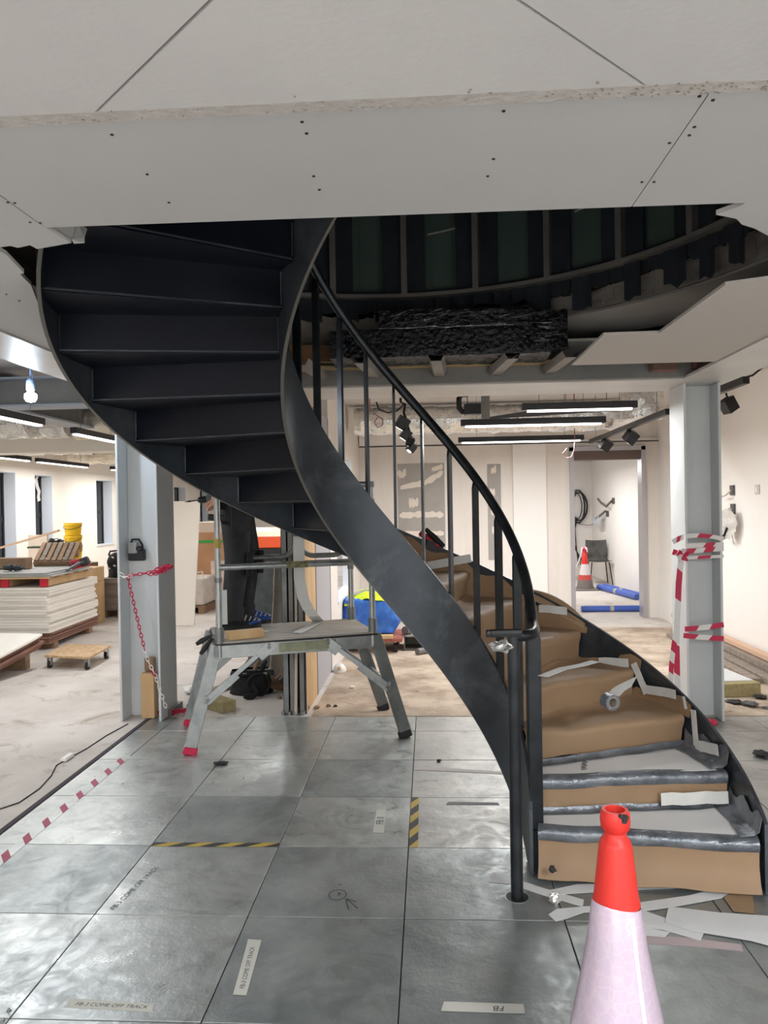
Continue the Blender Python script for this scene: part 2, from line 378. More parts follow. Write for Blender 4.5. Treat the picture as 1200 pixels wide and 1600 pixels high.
# partition running away in depth, seen end-on
wall_part = wall_with_holes('wall_partition', 'x', -.945, -.12, 7.2, 10.42, 0, 3.0, [(7.75, 9.35, .56, 2.12)], skim)
q = M(); q.box(-1.07, 7.76, .56, -.93, 9.34, .585); q.box(-1.07, 7.75, .56, -.94, 7.765, 2.12); q.box(-1.07, 9.335, .56, -.94, 9.35, 2.12); q.build('opening_lining', reveal, wall_part)
q = M(); q.box(-.965, 5.72, .0, -.945, 6.28, 2.39); q.build('orange_ply_strip', timber, wall_part)
q = M(); q.box(-.965, 6.285, .0, -.945, 7.195, 2.39); q.build('bare_board', mat('bare_grey_lilac_board', (176, 174, 178), .9), wall_part)
q = M(); q.box(-.968, 6.275, 0, -.942, 6.29, 2.39); q.box(-.968, 7.19, 0, -.942, 7.205, 2.39); q.box(-.99, 5.70, 0, -.945, 5.72, 2.39); q.build('edge_strip', dark_line, wall_part)
for k, (x0, x1) in enumerate(((-1.118, -1.075), (-1.068, -1.03), (-.995, -.955))):
    q = M(); y = 5.69
    q.box(x0, y, .01, x1, y+.003, 2.39); q.box(x0, y, .01, x0+.003, y+.06, 2.39); q.box(x1-.003, y, .01, x1, y+.06, 2.39)
    q.build('metal_stud', stud_m if k else alu_d, wall_part)
q = M(); q.box(-1.10, 5.76, .0, -.97, 7.2, 2.39); q.build('partition_core', navy, wall_part)
q = M()
for x in (-1.12, -1.07, -1.03, -.97):
    q.bar((x, 5.66, .012), (x+.02, 5.80, .03), .022, .03); 
q.build('cut_track_end', alu, wall_part)
q = M(); q.tube([(-1.012, 5.70, z) if z > .5 else (-1.012-.02*(0.5-z), 5.67, z) for z in (2.3, 1.5, .9, .6, .4, .2, .01)], .012, 8); q.build('grey_conduit', copper, wall_part)
# far wall details
q = M(); q.box(1.14, 10.36, 0, 1.58, 10.42, 2.4); q.build('casing_board', wallw, wall_partition_back)
q = M(); q.box(-.93, 10.34, 2.37, .9, 10.42, 2.72); q.box(.9, 10.35, 2.38, 3.06, 10.42, 2.4); q.build('bulkhead', wallw, wall_partition_back)
q = M(); q.box(-.93, 10.335, 2.355, 3.06, 10.345, 2.372); q.build('shadow_gap', dark_line, wall_partition_back)
q = M(); q.box(-.42, 10.412, .70, .22, 10.419, 2.13); q.box(.80, 10.412, .8, .98, 10.419, 2.1); q.build('grey_board_patch', grey_board, wall_partition_back)
def blob_strip(q, pts, w0, seed, y=10.408):
    rnd = random.Random(seed); top = []; bot = []
    for k in range(13):
        t = k/12; n = (len(pts)-1)*t; i = min(int(n), len(pts)-2); f = n-i
        x = pts[i][0]*(1-f)+pts[i+1][0]*f; z = pts[i][1]*(1-f)+pts[i+1][1]*f; h = w0*(.55+.6*rnd.random())*(.5 if k in (0, 12) else 1)
        top.append((x, y, z+h)); bot.append((x, y, z-h*(.6+.5*rnd.random())))
    for k in range(12): q.face([bot[k], bot[k+1], top[k+1], top[k]])
for sd, (pts, w) in enumerate([([(-.38, 1.80), (-.05, 1.86), (.2, 2.0)], .045), ([(-.40, 1.42), (-.1, 1.43), (.2, 1.42)], .05), ([(-.40, 1.16), (.2, 1.17)], .05),
        ([(-.36, .92), (-.1, .99), (.2, .9)], .06), ([(-.42, 2.0), (-.36, 1.97), (-.3, 2.02)], .06), ([(-.27, 1.6), (-.2, 1.58), (-.14, 1.6)], .07), ([(.05, 2.04), (.2, 2.08)], .04),
        ([(.85, 2.0), (.92, 2.03)], .06), ([(.82, 1.7), (.9, 1.72)], .07), ([(.84, 1.45), (.92, 1.44)], .06), ([(.85, 1.2), (.93, 1.2)], .06), ([(-.46, 1.0), (-.43, 1.0)], .3)]):
    q = M(); blob_strip(q, pts, w, sd); q.build('filler_stroke', filler, wall_partition_back)
# door opening: metal frame
q = M(); q.box(1.90, 10.38, 0, 1.955, 10.58, 2.30); q.box(2.845, 10.38, 0, 2.9, 10.58, 2.30); q.box(1.9, 10.38, 2.25, 2.9, 10.58, 2.31)
dr = struct(q.build('door_1', mat('metal_door_frame', (182, 180, 184), .35, .6)))
q = M(); q.box(1.955, 10.42, 2.13, 2.845, 10.56, 2.25); q.build('door_closer_housing', mat('brown_header', (104, 88, 82), .6), dr)
# ceilings
def ring_slab(name, x0, x1, y0, y1, z0, z1, c, r, mt):
    q = M(); n = 64; lo = []; 
    for k in range(n):
        a = 2*math.pi*k/n; d = Vector((math.cos(a), math.sin(a)))
        ts = [((x1 if d.x > 0 else x0)-c[0])/d.x if abs(d.x) > 1e-6 else 1e9, ((y1 if d.y > 0 else y0)-c[1])/d.y if abs(d.y) > 1e-6 else 1e9]
        t = min(ts); lo.append((Vector((c[0]+d.x*r, c[1]+d.y*r)), Vector((c[0]+d.x*t, c[1]+d.y*t))))
    cor = [Vector(p) for p in ((x0, y0), (x1, y0), (x1, y1), (x0, y1))]
    for k in range(n):
        a, b = lo[k]; a2, b2 = lo[(k+1) % n]
        poly = [a, b]
        if abs(b.x-b2.x) > 1e-4 and abs(b.y-b2.y) > 1e-4:
            poly.append(min(cor, key=lambda p: (p-b).length+(p-b2).length))
        poly += [b2, a2]
        for z, s in ((z0, 1), (z1, -1)):
            pp = [(p.x, p.y, z) for p in poly]; q.face(pp[::-s] if s == 1 else pp)
        q.face([(a.x, a.y, z0), (a2.x, a2.y, z0), (a2.x, a2.y, z1), (a.x, a.y, z1)])
    return struct(q.build(name, mt))
DC, DR = (-.2, 3.35), 1.89
ceil = ring_slab('ceiling', -6.4, 3.5, -4.2, 23, 2.99, 3.005, DC, DR, slab_m)
def cboard(poly, z, mt, name='ceiling_board', th=.014):
    q = M(); q.prism([(x, y, z) for x, y in poly], (0, 0, th)); return q.build(name, mt, ceil)
# near boards with mitred joints, a hair lower than the band
NZ = 2.386; g = .004
apx = (-.107, 1.007)
jl = lambda y: -.354+(1.243-y)*1.048
jr = lambda y: .179-(1.288-y)*1.014
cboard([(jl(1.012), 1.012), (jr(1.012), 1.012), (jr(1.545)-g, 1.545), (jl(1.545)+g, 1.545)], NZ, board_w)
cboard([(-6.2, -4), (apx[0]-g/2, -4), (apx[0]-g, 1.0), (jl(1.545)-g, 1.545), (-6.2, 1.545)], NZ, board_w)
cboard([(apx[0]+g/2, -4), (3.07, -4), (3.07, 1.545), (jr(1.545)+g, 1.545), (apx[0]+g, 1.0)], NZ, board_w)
cboard([(-6.2, 1.5452), (3.07, 1.5452), (3.07, 1.588), (-6.2, 1.588)], NZ-.001, mat('plaster_lip', (190, 183, 178), .9, c2=(178, 170, 163), scale=30, bump=.3, bscale=60), 'plaster_lip')
rnd = random.Random(3); q = M()
for k in range(110):
    x = rnd.uniform(-1.0, .85); x = x if rnd.random() < .4 else rnd.uniform(.25, .85); y = 1.585-abs(rnd.gauss(0, .025)); s = rnd.uniform(.0012, .0035)
    q.obox((x, y, NZ-.0015), (s, s*.7, .0012), (0, 0, rnd.random()))
tag(q.build('plaster_splashes', mat('dried_plaster', (156, 147, 139), .9), ceil), kind='stuff')
cboard([(-6.2, 1.589), (-1.118, 1.589), (-1.118, 2.16), (-1.10, 2.33), (-1.17, 2.352), (-1.232, 2.372), (-1.236, 2.335), (-1.285, 2.355), (-1.30, 2.335), (-1.345, 2.345), (-1.42, 2.335), (-2.3, 2.33), (-6.2, 2.33)], ZC, board)
cboard([(-1.114, 1.589), (.588, 1.589), (.588, 2.212), (-1.114, 2.196)], ZC, board)
cboard([(.591, 1.589), (3.07, 1.589), (3.07, 2.235), (1.75, 2.235), (1.33, 2.235), (1.31, 2.55), (1.20, 2.56), (1.09, 2.50), (1.02, 2.43), (.965, 2.39), (.93, 2.34), (.855, 2.30), (.90, 2.24), (.905, 2.216), (.591, 2.212)], ZC, board)
q = M()   # edge folds of the band towards the void
q.box(-1.114, 2.197, ZC+.014, .588, 2.212, ZC+.40); q.build('edge_upstand', slab_m, ceil)
q = M(); q.face([(-1.11, 2.18, ZC+.012), (-1.02, 2.195, ZC+.014), (-1.035, 2.30, ZC+.03), (-1.06, 2.335, ZC+.016), (-1.095, 2.32, ZC+.008)]); q.face([(-1.095, 2.32, ZC+.008), (-1.06, 2.335, ZC+.016), (-1.06, 2.335, ZC-.0), (-1.09, 2.325, ZC-.004)])
q.build('bent_channel', mat('zinc_channel', (150, 150, 148), .5, .5), ceil, solid=.002)
# board left of the void and right of the void
cboard([(-1.36, 2.42), (-1.405, 2.61), (-1.425, 2.62), (-1.455, 2.75), (-1.60, 3.10), (-1.80, 3.6), (-1.945, 4.2), (-1.945, 2.36), (-1.36, 2.36)], ZC+.001, board)
cboard([(.885, 4.73), (.891, 3.905), (1.163, 3.897), (1.169, 3.06), (1.305, 3.0), (1.745, 2.95), (1.745, 4.74)], ZC+.001, mat('warm_plasterboard', (196, 189, 182), .9))
q = M()
for px, py in ((175, 210), (230, 272), (264, 316), (472, 190), (479, 208), (490, 275), (499, 296), (787, 173), (771, 248), (762, 275), (1093, 150), (1114, 156), (1085, 198), (1077, 211), (1046, 223), (1003, 284), (1022, 284), (12, 316), (23, 317), (47, 347), (63, 348), (10, 460), (30, 470)):
    p = fl(px, py, ZC); q.lathe((p.x, p.y, ZC-.002), [(.004, 0), (.004, .003)], 8)
tag(q.build('screw_heads', black_pl, ceil), kind='stuff')
# rear ceilings (white boards) and closure above the front beam
cboard([(-6.2, 2.33), (-2.3, 2.33), (-2.3, 5.9), (-2.3, 7.0), (-6.2, 7.0)], 2.78, board_w)
cboard([(-6.2, 7.01), (-1.08, 7.01), (-1.08, 22.2), (-6.2, 22.2)], 2.74, board_w)
cboard([(-2.3, 5.95), (-1.08, 5.95), (-1.08, 7.0), (-2.3, 7.0)], 2.72, board_w)
cboard([(-1.07, 5.95), (3.07, 5.95), (3.07, 10.42), (-1.07, 10.42)], 2.74, board_w)
cboard([(2.12, 2.235), (3.07, 2.235), (3.07, 5.95), (2.12, 5.95)], 2.78, board_w)
cboard([(.8, 10.56), (3.45, 10.56), (3.45, 16.4), (.8, 16.4)], 2.42, board_w)
q = M(); q.box(-2.3, 5.90, 2.6, 3.07, 5.94, 2.99); q.build('closure_board', slab_m, ceil)
q = M(); q.box(2.12, 2.235, 2.6, 2.15, 5.9, 2.99); q.box(-2.33, 2.33, 2.6, -2.3, 5.9, 2.99); q.build('closure_board', slab_m, ceil)
q = M(); q.box(-6.2, 9.0, 2.28, -1.08, 9.35, 2.74); q.build('downstand', wallc, ceil)
# the drum over the stair
q = M(); n = 96; prs = [(DR+.03, 2.98), (DR+.03, 5.2)]
for k in range(n):
    a0, a1 = 2*math.pi*k/n, 2*math.pi*(k+1)/n
    f = lambda a, r, z: (DC[0]+r*math.cos(a), DC[1]+r*math.sin(a), z)
    q.face([f(a0, DR+.06, 2.98), f(a1, DR+.06, 2.98), f(a1, DR+.06, 5.2), f(a0, DR+.06, 5.2)])
q.face([(DC[0]+2*math.cos(2*math.pi*k/24), DC[1]+2*math.sin(2*math.pi*k/24), 5.2) for k in range(24)])
drum = struct(q.build('wall_drum', void_green))
def dpt(a, r, z): return Vector((DC[0]+r*math.cos(R_(a)), DC[1]+r*math.sin(R_(a)), z))
def arc(q, a0, a1, r0, r1, z0, z1, n=20):
    for k in range(n):
        A, B = a0+(a1-a0)*k/n, a0+(a1-a0)*(k+1)/n
        q.hexa([dpt(A, r0, z0), dpt(B, r0, z0), dpt(B, r1, z0), dpt(A, r1, z0), dpt(A, r0, z1), dpt(B, r0, z1), dpt(B, r1, z1), dpt(A, r1, z1)])
q = M(); arc(q, 0, 360, DR-.05, DR+.04, 2.975, 3.0, 72); q.build('rim_track', stud_m, drum)
for a in [103.2-15*k for k in range(-6, 9)]:
    q = M(); d = .02
    for (o0, r0, r1) in ((-d, DR-.045, DR-.042), (-d, DR-.042, DR+.055), (d-.003, DR-.042, DR+.055)):
        t = Vector((-math.sin(R_(a)), math.cos(R_(a)), 0)); w = 2*d if r1-r0 < .01 else .003
        b0, b1 = dpt(a, r0, 3.0)+t*o0, dpt(a, r1, 3.0)+t*o0
        q.hexa([b0, b0+t*w, b1+t*w, b1]+[v+Vector((0, 0, 2.1)) for v in (b0, b0+t*w, b1+t*w, b1)])
    q.build('drum_stud', stud_m, drum)
for a in [103.2-15*k for k in range(-2, 8)]:   # dark membrane down each stud edge
    q = M(); arc(q, a-4.3, a-.7, DR+.0, DR+.012, 3.0, 5.0, 2); arc(q, a+.7, a+4.3, DR+.0, DR+.012, 3.0, 5.0, 2); arc(q, a-14, a-1, DR, DR+.012, 3.0, 3.03, 3)
    q.build('membrane_strip', navy, drum)
# ragged membrane flaps hanging under the rim
rnd = random.Random(11)
long_flaps = {51.7: 1.9, 41.2: 1.6, 32.4: 2.2, 26.1: 1.4, 19.5: 1.5, 60.5: 2.4, 67: 1.5, 76: 2.2, 84: 2.6, 92: 2.4, 100: 2.2, 108: 2.6, 116: 2.2, 124: 2.4, 133: 2.6, 10: 2.2, 2: 2.4}
flaps = [(a, w, 2.765+(.06 if a > 70 else 0)) for a, w in long_flaps.items()]+[(a, 1.9, 2.89) for a in range(-4, 140, 4)]
for a, w, zb in flaps:
    q = M(); r = DR+.01+rnd.uniform(-.01, .012); nn = 4; zs = [zb+rnd.uniform(-.015, .02) for _ in range(nn+1)]
    for i in range(nn):
        A, B = a-w+2*w*i/nn, a-w+2*w*(i+1)/nn
        q.face([dpt(A, r+.01*math.sin(i), 2.978), dpt(B, r+.01*math.sin(i+1), 2.978), dpt(B, r+.015*math.sin(i+1), zs[i+1]), dpt(A, r+.015*math.sin(i), zs[i])])
    q.build('membrane_flap', navy, drum, solid=.003)
gb = mat('weathered_grey_board', (136, 130, 124), .85, c2=(156, 150, 143), scale=6, stretch=(1, 1, 3), bump=.1)
for a0, a1, z0, z1, r in ((-14, 8, 2.79, 2.94, 2.05), (9, 24, 2.79, 2.95, 2.04), (27, 31, 2.79, 2.93, 2.03), (35, 40, 2.79, 2.93, 2.03), (43.5, 49.5, 2.79, 2.91, 2.03), (54.5, 63.5, 2.79, 2.90, 2.03), (93, 106, 2.68, 2.88, 2.0), (107, 126, 2.66, 2.86, 2.03), (127, 150, 2.66, 2.88, 2.05), (96, 150, 2.60, 2.67, 1.97)):
    q = M(); n = 8; rr_ = random.Random(int(a0))
    for i in range(n):
        A, B = a0+(a1-a0)*i/n, a0+(a1-a0)*(i+1)/n
        q.face([dpt(A, r, z0), dpt(B, r, z0), dpt(B, r, z1+rr_.uniform(-.02, .02)), dpt(A, r, z1+rr_.uniform(-.02, .02))])
    q.build('broken_ring_board', gb, drum, solid=.012)
q = M(); arc(q, -25, 63, 2.04, 2.75, 2.775, 2.79, 22); q.build('soffit_ring_board', mat('dusty_ring_board', (150, 149, 148), .8, c2=(160, 158, 155), scale=2), drum)
q = M(); arc(q, -25, 63, 2.06, 2.10, 2.79, 2.97, 22); q.build('ring_backing', slab_m, drum)
for a, z, w in ((80, 3.42, 3.4), (50.5, 3.40, 3.0), (36, 3.45, 2.0)):
    q = M(); q.ribbon([dpt(a+w-2*w*k/4, DR+.045, z+.03*k/4) for k in range(5)], (0, 0, .006)); q.build('tape_line', mat('pale_board_line', (170, 168, 160), .8), drum, solid=.002)

# ---------------------------------------------------------------- steel frame
def ibeam(name, p, q_, depth, width, mt, web_m, zb):
    # horizontal I-beam with its underside at zb
    p = Vector((p[0], p[1], zb)); q_ = Vector((q_[0], q_[1], zb)); t = .018
    b = M(); b.bar(p+Vector((0, 0, t/2)), q_+Vector((0, 0, t/2)), width, t); b.bar(p+Vector((0, 0, depth-t/2)), q_+Vector((0, 0, depth-t/2)), width, t)
    o = struct(b.build(name, mt))
    b = M(); b.bar(p+Vector((0, 0, depth/2)), q_+Vector((0, 0, depth/2)), .016, depth-2*t); b.build('web', web_m, o)
    return o
beam_front = ibeam('steel_beam', (-2.3, 5.62), (2.12, 5.62), .30, .56, steel_beam, beam_grey, 2.392)
ibeam('steel_beam', (1.935, 2.25), (1.935, 5.335), .30, .37, steel_beam, beam_grey, 2.3918)
ibeam('steel_beam', (-2.12, 2.36), (-2.12, 5.335), .30, .34, steel_beam, beam_grey, 2.3918)
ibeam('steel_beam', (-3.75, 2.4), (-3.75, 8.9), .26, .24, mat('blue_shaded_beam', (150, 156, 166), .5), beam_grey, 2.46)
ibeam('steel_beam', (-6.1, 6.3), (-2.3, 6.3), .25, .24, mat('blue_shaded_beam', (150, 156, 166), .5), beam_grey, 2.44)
q = M(); q.box(-1.0, 5.28, 2.40, 2.0, 5.34, 2.52); q.build('front_plate', beam_grey, beam_front)
q = M(); q.box(-1.0, 5.22, 2.505, .95, 5.279, 2.53); q.build('timber_packer', mat('tan_packer', (186, 162, 122), .8), beam_front)
for px in (482, 571, 683, 791, 879):                    # cut channel ends that stick out of the beam
    p = at(px, 576, 5.0); dx = (.05 if px < 600 else (.02 if px < 700 else -.05)); b = M()
    a = Vector((p.x-dx*.5, 4.83, 2.468)); c = Vector((p.x+dx, 5.27, 2.44)); w = Vector((.03, 0, 0)); u = Vector((0, 0, .04)); t = Vector((0, 0, .003))
    for s in (-1, 1): b.hexa([a+w*s, a+w*s*1.1, c+w*s*1.1, c+w*s, a+w*s*1.7+u, a+w*s*1.8+u, c+w*s*1.8+u, c+w*s*1.7+u])
    b.hexa([a-w, a+w, c+w, c-w, a-w+t, a+w+t, c+w+t, c-w+t])
    b.build('channel_end', stud_m, beam_front)
for x, z, w in ((1.50, 2.43, .17), (1.78, 2.44, .12)):
    b = M(); b.box(x, 5.18, z, x+w, 5.27, z+.085); b.build('brick', mat('old_brick', (138, 104, 92), .9, c2=(112, 86, 78), scale=12), beam_front, bevel=.006)
def hcol(name, x0, x1, y0, y1, h):
    t = .018; b = M(); b.box(x0, y0, 0, x0+t, y1, h); b.box(x1-t, y0, 0, x1, y1, h); b.box(x0+t, (y0+y1)/2-.007, 0, x1-t, (y0+y1)/2+.007, h)
    return struct(b.build(name, steel_w, bevel=.003))
col_l = hcol('steel_column', -2.30, -1.99, 5.50, 5.86, 2.391)
col_r = hcol('steel_column', 1.805, 2.06, 5.50, 5.82, 2.391)
q = M(); q.box(-2.0, 5.64, .001, -1.96, 5.9, .05); q.build('base_bracket', alu_d, col_l)
# ================================================================ CURVED STAIR
SX, SY, RI, RO, KZ = -.1032, 3.3, .5236, 1.4351, .63458
def sp(r, a, z): return Vector((SX+r*math.cos(a), SY+r*math.sin(a), z))
IL = lambda a: max(.002, -.0647+KZ*a); IU = lambda a: .378+KZ*a
OL = lambda a: max(.002, .0744+KZ*a); OU = lambda a: .3815+KZ*a
A0, A1 = R_(-9), R_(263)
DA, DZ = R_(14.1), .1566
TH = lambda i: R_(-7.3)+DA*(i-1)
ZT = lambda i: .185+DZ*(i-1)
stair = thing('curved_staircase', (SX, SY, 0), 'blackened steel curved staircase rising from the tiles, lower steps wrapped in brown paper', 'staircase')
def stringer(name, r0, r1, lo, hi):
    q = M(); n = 110; vs = []; fs = []
    for i in range(n+1):
        a = A0+(A1-A0)*i/n; vs += [sp(r0, a, lo(a)), sp(r1, a, lo(a)), sp(r1, a, hi(a)), sp(r0, a, hi(a))]
    for i in range(n):
        for k in range(4): fs.append((i*4+k, i*4+(k+1) % 4, i*4+4+(k+1) % 4, i*4+4+k))
    fs += [(3, 2, 1, 0), (n*4, n*4+1, n*4+2, n*4+3)]
    q.mesh(vs, fs); return q.build(name, black_steel, stair, smooth=35)
inner = stringer('inner_stringer', RI-.014, RI, IL, IU)
outer = stringer('outer_stringer', RO-.014, RO, OL, OU)
for nm, r, lo, par in (('bottom_edge', RI-.007, IL, inner), ('bottom_edge', RO-.007, OL, outer)):   # bare worn lower edge
    q = M(); n = 90; vs = []; fs = []
    for i in range(n+1):
        a = R_(14)+(A1-R_(14))*i/n; vs += [sp(r-.0072, a, lo(a)-.0008), sp(r+.0072, a, lo(a)-.0008), sp(r+.0072, a, lo(a)+.003), sp(r-.0072, a, lo(a)+.003)]
    for i in range(n):
        for k in range(4): fs.append((i*4+k, i*4+(k+1) % 4, i*4+4+(k+1) % 4, i*4+4+k))
    q.mesh(vs, fs); q.build(nm, edge_steel, par, smooth=35)
NS = 19
for i in range(1, NS+1):
    a = TH(i); zb = (ZT(i-1) if i > 1 else .01); z = ZT(i); q = M(); t = .004
    d = Vector((-math.sin(a), math.cos(a), 0))*t
    p0, p1 = sp(RI, a, zb), sp(RO-.014, a, zb); h = Vector((0, 0, z-zb))
    q.hexa([p0-d, p1-d, p1+d, p0+d, p0-d+h, p1-d+h, p1+d+h, p0+d+h]); q.build('riser', shaded_steel, stair)
    q = M(); n = 5; b = TH(i+1)
    for k in range(n):
        u, v = a+(b-a)*k/n, a+(b-a)*(k+1)/n
        q.hexa([sp(RI, u, z-.008), sp(RO-.014, u, z-.008), sp(RO-.014, v, z-.008), sp(RI, v, z-.008), sp(RI, u, z), sp(RO-.014, u, z), sp(RO-.014, v, z), sp(RI, v, z)])
    q.build('tread', shaded_steel, stair)
    if i > 6:   # weld seams where riser and tread meet the stringers, seen from below
        q = M()
        for r in (RO-.02, RI+.005):
            q.tube([sp(r, a+.006, zb+.01), sp(r, a+.006, z-.015)], .004, 5)
        q.tube([sp(RI+.005, a+.010, zb+.0), sp(RO-.02, a+.010, zb+.0)], .004, 5)
        q.build('weld_seam', black_steel, stair)
# handrail, balusters, newel
RR = .5324; HZ = lambda a: 1.1188+KZ*a
NX, NY = .325, 3.041
hp = [Vector((NX, NY, 1.040)), Vector((NX+.045, NY-.002, 1.040)), Vector((NX+.078, NY+.03, 1.041)), Vector((NX+.096, NY+.09, 1.043)), Vector((NX+.102, NY+.15, 1.048))]
hp += [sp(RR, R_(-5+2.5*k), HZ(R_(-5+2.5*k))) for k in range(0, 107)]
q = M(); q.tube(hp, .0225, 12); q.build('handrail', rail_steel, stair, smooth=50)
q = M(); q.tube([(NX, NY, -.03), (NX, NY, 1.05)], .0245, 18); newel = q.build('newel_post', rail_steel, stair, smooth=50)
q = M(); q.lathe((NX, NY, 0), [(.044, .0008), (.044, .003), (.038, .003), (.026, .0022)], 28); q.build('floor_collar', black_pl, newel, smooth=40)
q = M(); q.lathe((NX, NY, 0), [(.0445, .0006), (.050, .0006), (.050, .0016), (.0445, .0016)], 28); q.build('collar_rim', alu, newel)
for j in range(0, 18):
    a = R_(-5.9+14.67*j); q = M(); w, t = .021, .006
    zb = IU(a)-.18 if j else .004; zt = HZ(a)-.012; rc = RI+.022 if j else RI+.0
    if j == 0: w = .026
    rd = Vector((math.cos(a), math.sin(a), 0)); tg = Vector((-math.sin(a), math.cos(a), 0))
    c0 = Vector((SX, SY, 0))+rd*rc
    if j == 0: c0 = c0+rd*.018
    def sec(z, ww): return [c0-rd*ww-tg*t+Vector((0, 0, z)), c0+rd*ww-tg*t+Vector((0, 0, z)), c0+rd*ww+tg*t+Vector((0, 0, z)), c0-rd*ww+tg*t+Vector((0, 0, z))]
    vs = sec(zb, w)+sec(zt-.05, w)+sec(zt, w*.3)
    q.mesh(vs, [(3, 2, 1, 0), (8, 9, 10, 11)]+[(l*4+k, l*4+(k+1) % 4, l*4+4+(k+1) % 4, l*4+4+k) for l in (0, 1) for k in range(4)])
    q.build('baluster', rail_steel, stair)
# second starting flat beside the first baluster
a = R_(2); q = M(); c = sp(RI+.012, a, .004)
q.bar(c, c+Vector((0, 0, 1.06)), .05, .011, (math.cos(a+.5), math.sin(a+.5), 0)); q.build('starting_flat', rail_steel, stair)

# ---- protective covers
def cover_grid(prof, i, mt, name, ra=RI+.022, rb=RO-.032, n=18, seed=0, amp=.006, th=.0015, lab=None):
    # prof: (s, z, mode) s metres of arc from the riser (negative is in front)
    q = M(); vs = []; fs = []; k = len(prof)
    for u in range(n+1):
        r = ra+(rb-ra)*u/n
        for (s, z) in prof:
            fr = s if isinstance(s, tuple) else None
            ang = TH(i)+(DA*fr[0]+fr[1]/r if fr else s/r)
            dz = crinkle((r*3+seed, ang*2, z*3+i), amp, 2.2); ds = crinkle((r*3, z*4, i+seed+5), amp, 2.0)/r
            vs.append(sp(r, ang+ds, z+dz))
    for u in range(n):
        for v in range(k-1): fs.append((u*k+v, u*k+v+1, (u+1)*k+v+1, (u+1)*k+v))
    q.mesh(vs, fs); o = q.build(name, mt, stair, smooth=60, solid=th)
    if lab: o['label'] = lab
    return o
for i in range(1, 11):
    z0 = ZT(i-1) if i > 1 else .004; z = ZT(i); nz = z+.028
    if i <= 2:
        cover_grid([(-.075 if i == 1 else -.022, z0+.012+(.028 if i > 1 else 0)), (-.045 if i == 1 else -.02, z0+.05), (-.028, z0+.10), (-.03, z-.03), (-.034, z+.0)], i, kraft, 'riser_paper', seed=i, amp=.008, lab='brown kraft paper over the front of a riser')
        cover_grid([(-.035, z-.022), (-.041, z-.010), (-.042, z+.006), (-.036, z+.022), (-.018, z+.030), (.004, z+.0315)], i, silver, 'silver_nosing_tape', seed=i+3, amp=.008, lab='crinkled silver tape over the tread nose')
        cover_grid([(-.012, z+.026), ((.5, 0), z+.0285), ((1, -.028), z+.029)], i, corr_w, 'tread_board', ra=RI+.03, rb=RO-.07, seed=i+8, amp=.004, lab='white cover board laid on the tread')
        cover_grid([((1, -.058), z+.033), ((1, -.048), z+.034), ((1, -.036), z+.038), ((1, -.03), z+.056)], i, silver, 'silver_back_tape', seed=i+4, amp=.008, lab='crinkled silver tape along the back of the tread')
        q = M(); vs = []; fs = []; n = 10
        for u in range(n+1):
            ang = TH(i)-.02+(DA-.0)*u/n
            for (r, zz) in ((RO-.10, z+.036), (RO-.05, z+.042), (RO-.03, z+.055), (RO-.022, z+.11+.02*math.sin(u*1.3))):
                vs.append(sp(r+crinkle((ang*9, zz*9, i), .006, 2), ang, zz+crinkle((ang*8, r*9, i+2), .006, 2)))
        for u in range(n):
            for v in range(3): fs.append((u*4+v, u*4+v+1, u*4+5+v, u*4+4+v))
        q.mesh(vs, fs); q.build('silver_side_tape', silver, stair, smooth=60, solid=.0015)['label'] = 'crinkled silver tape against the outer stringer'
    else:
        o = cover_grid([(-.014, z0+(.03 if i > 3 else .05)), (-.018, z0+.06), (-.024, z-.04), (-.034, z-.008), (-.036, z+.012), (-.026, z+.026), (-.004, z+.032), ((.3, 0), z+.030), ((.65, 0), z+.031), ((.93, -.01), z+.034), ((1, -.016), z+.045)], i, kraft, 'step_paper', seed=i*1.7, amp=.013, lab='creased brown kraft paper folded over a step')
    if i >= 3:   # paper up the side of the outer stringer
        q = M(); vs = []; fs = []; n = 12; rr_ = random.Random(i*5)
        tops = [.17+.03*rr_.random() if i > 6 else (.13+.04*rr_.random()) for _ in range(n+1)]
        if i == 3: tops = [.105-.05*(u/n)+.012*math.sin(u*1.9) for u in range(n+1)]
        if i == 4: tops = [(.10-.11*u/n if u < 5 else .022+.008*math.sin(u)) for u in range(n+1)]
        if i == 5: tops = [(.03+.10*min(1, u/5)) for u in range(n+1)]
        for u in range(n+1):
            ang = TH(i)-.05+(DA+.05)*u/n; zs = z+.02; zt = min(zs+tops[u], OU(ang)-.004)
            if i >= 6: zt = OU(ang)-.035-.02*math.sin(u*.9+i)
            for v, f in enumerate((0, .33, .66, 1)):
                rr2 = RO-.030+.010*f+crinkle((ang*7, f*3, i*2), .006, 2)
                vs.append(sp(rr2, ang, zs+(zt-zs)*f))
        for u in range(n):
            for v in range(3): fs.append((u*4+v, u*4+v+1, u*4+5+v, u*4+4+v))
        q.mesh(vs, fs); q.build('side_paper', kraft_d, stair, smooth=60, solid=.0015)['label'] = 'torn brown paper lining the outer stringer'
# the paper that curls over the top of the outer stringer
q = M(); vs = []; fs = []
for u in range(13):
    ang = R_(62)-R_(15)*u/12
    for v in range(7):
        t = v/6; vs.append(sp(RO-.03+.075*t*(1-.45*(abs(u-6)/6)**2), ang, OU(ang)-.05+.075*math.sin(t*2.5)*(1-.5*(abs(u-6)/6)**2)))
for u in range(12):
    for v in range(6): fs.append((u*7+v, u*7+v+1, u*7+8+v, u*7+7+v))
q.mesh(vs, fs); q.build('curled_paper', kraft, stair, smooth=60, solid=.0015)['label'] = 'brown paper curling over the stringer top'
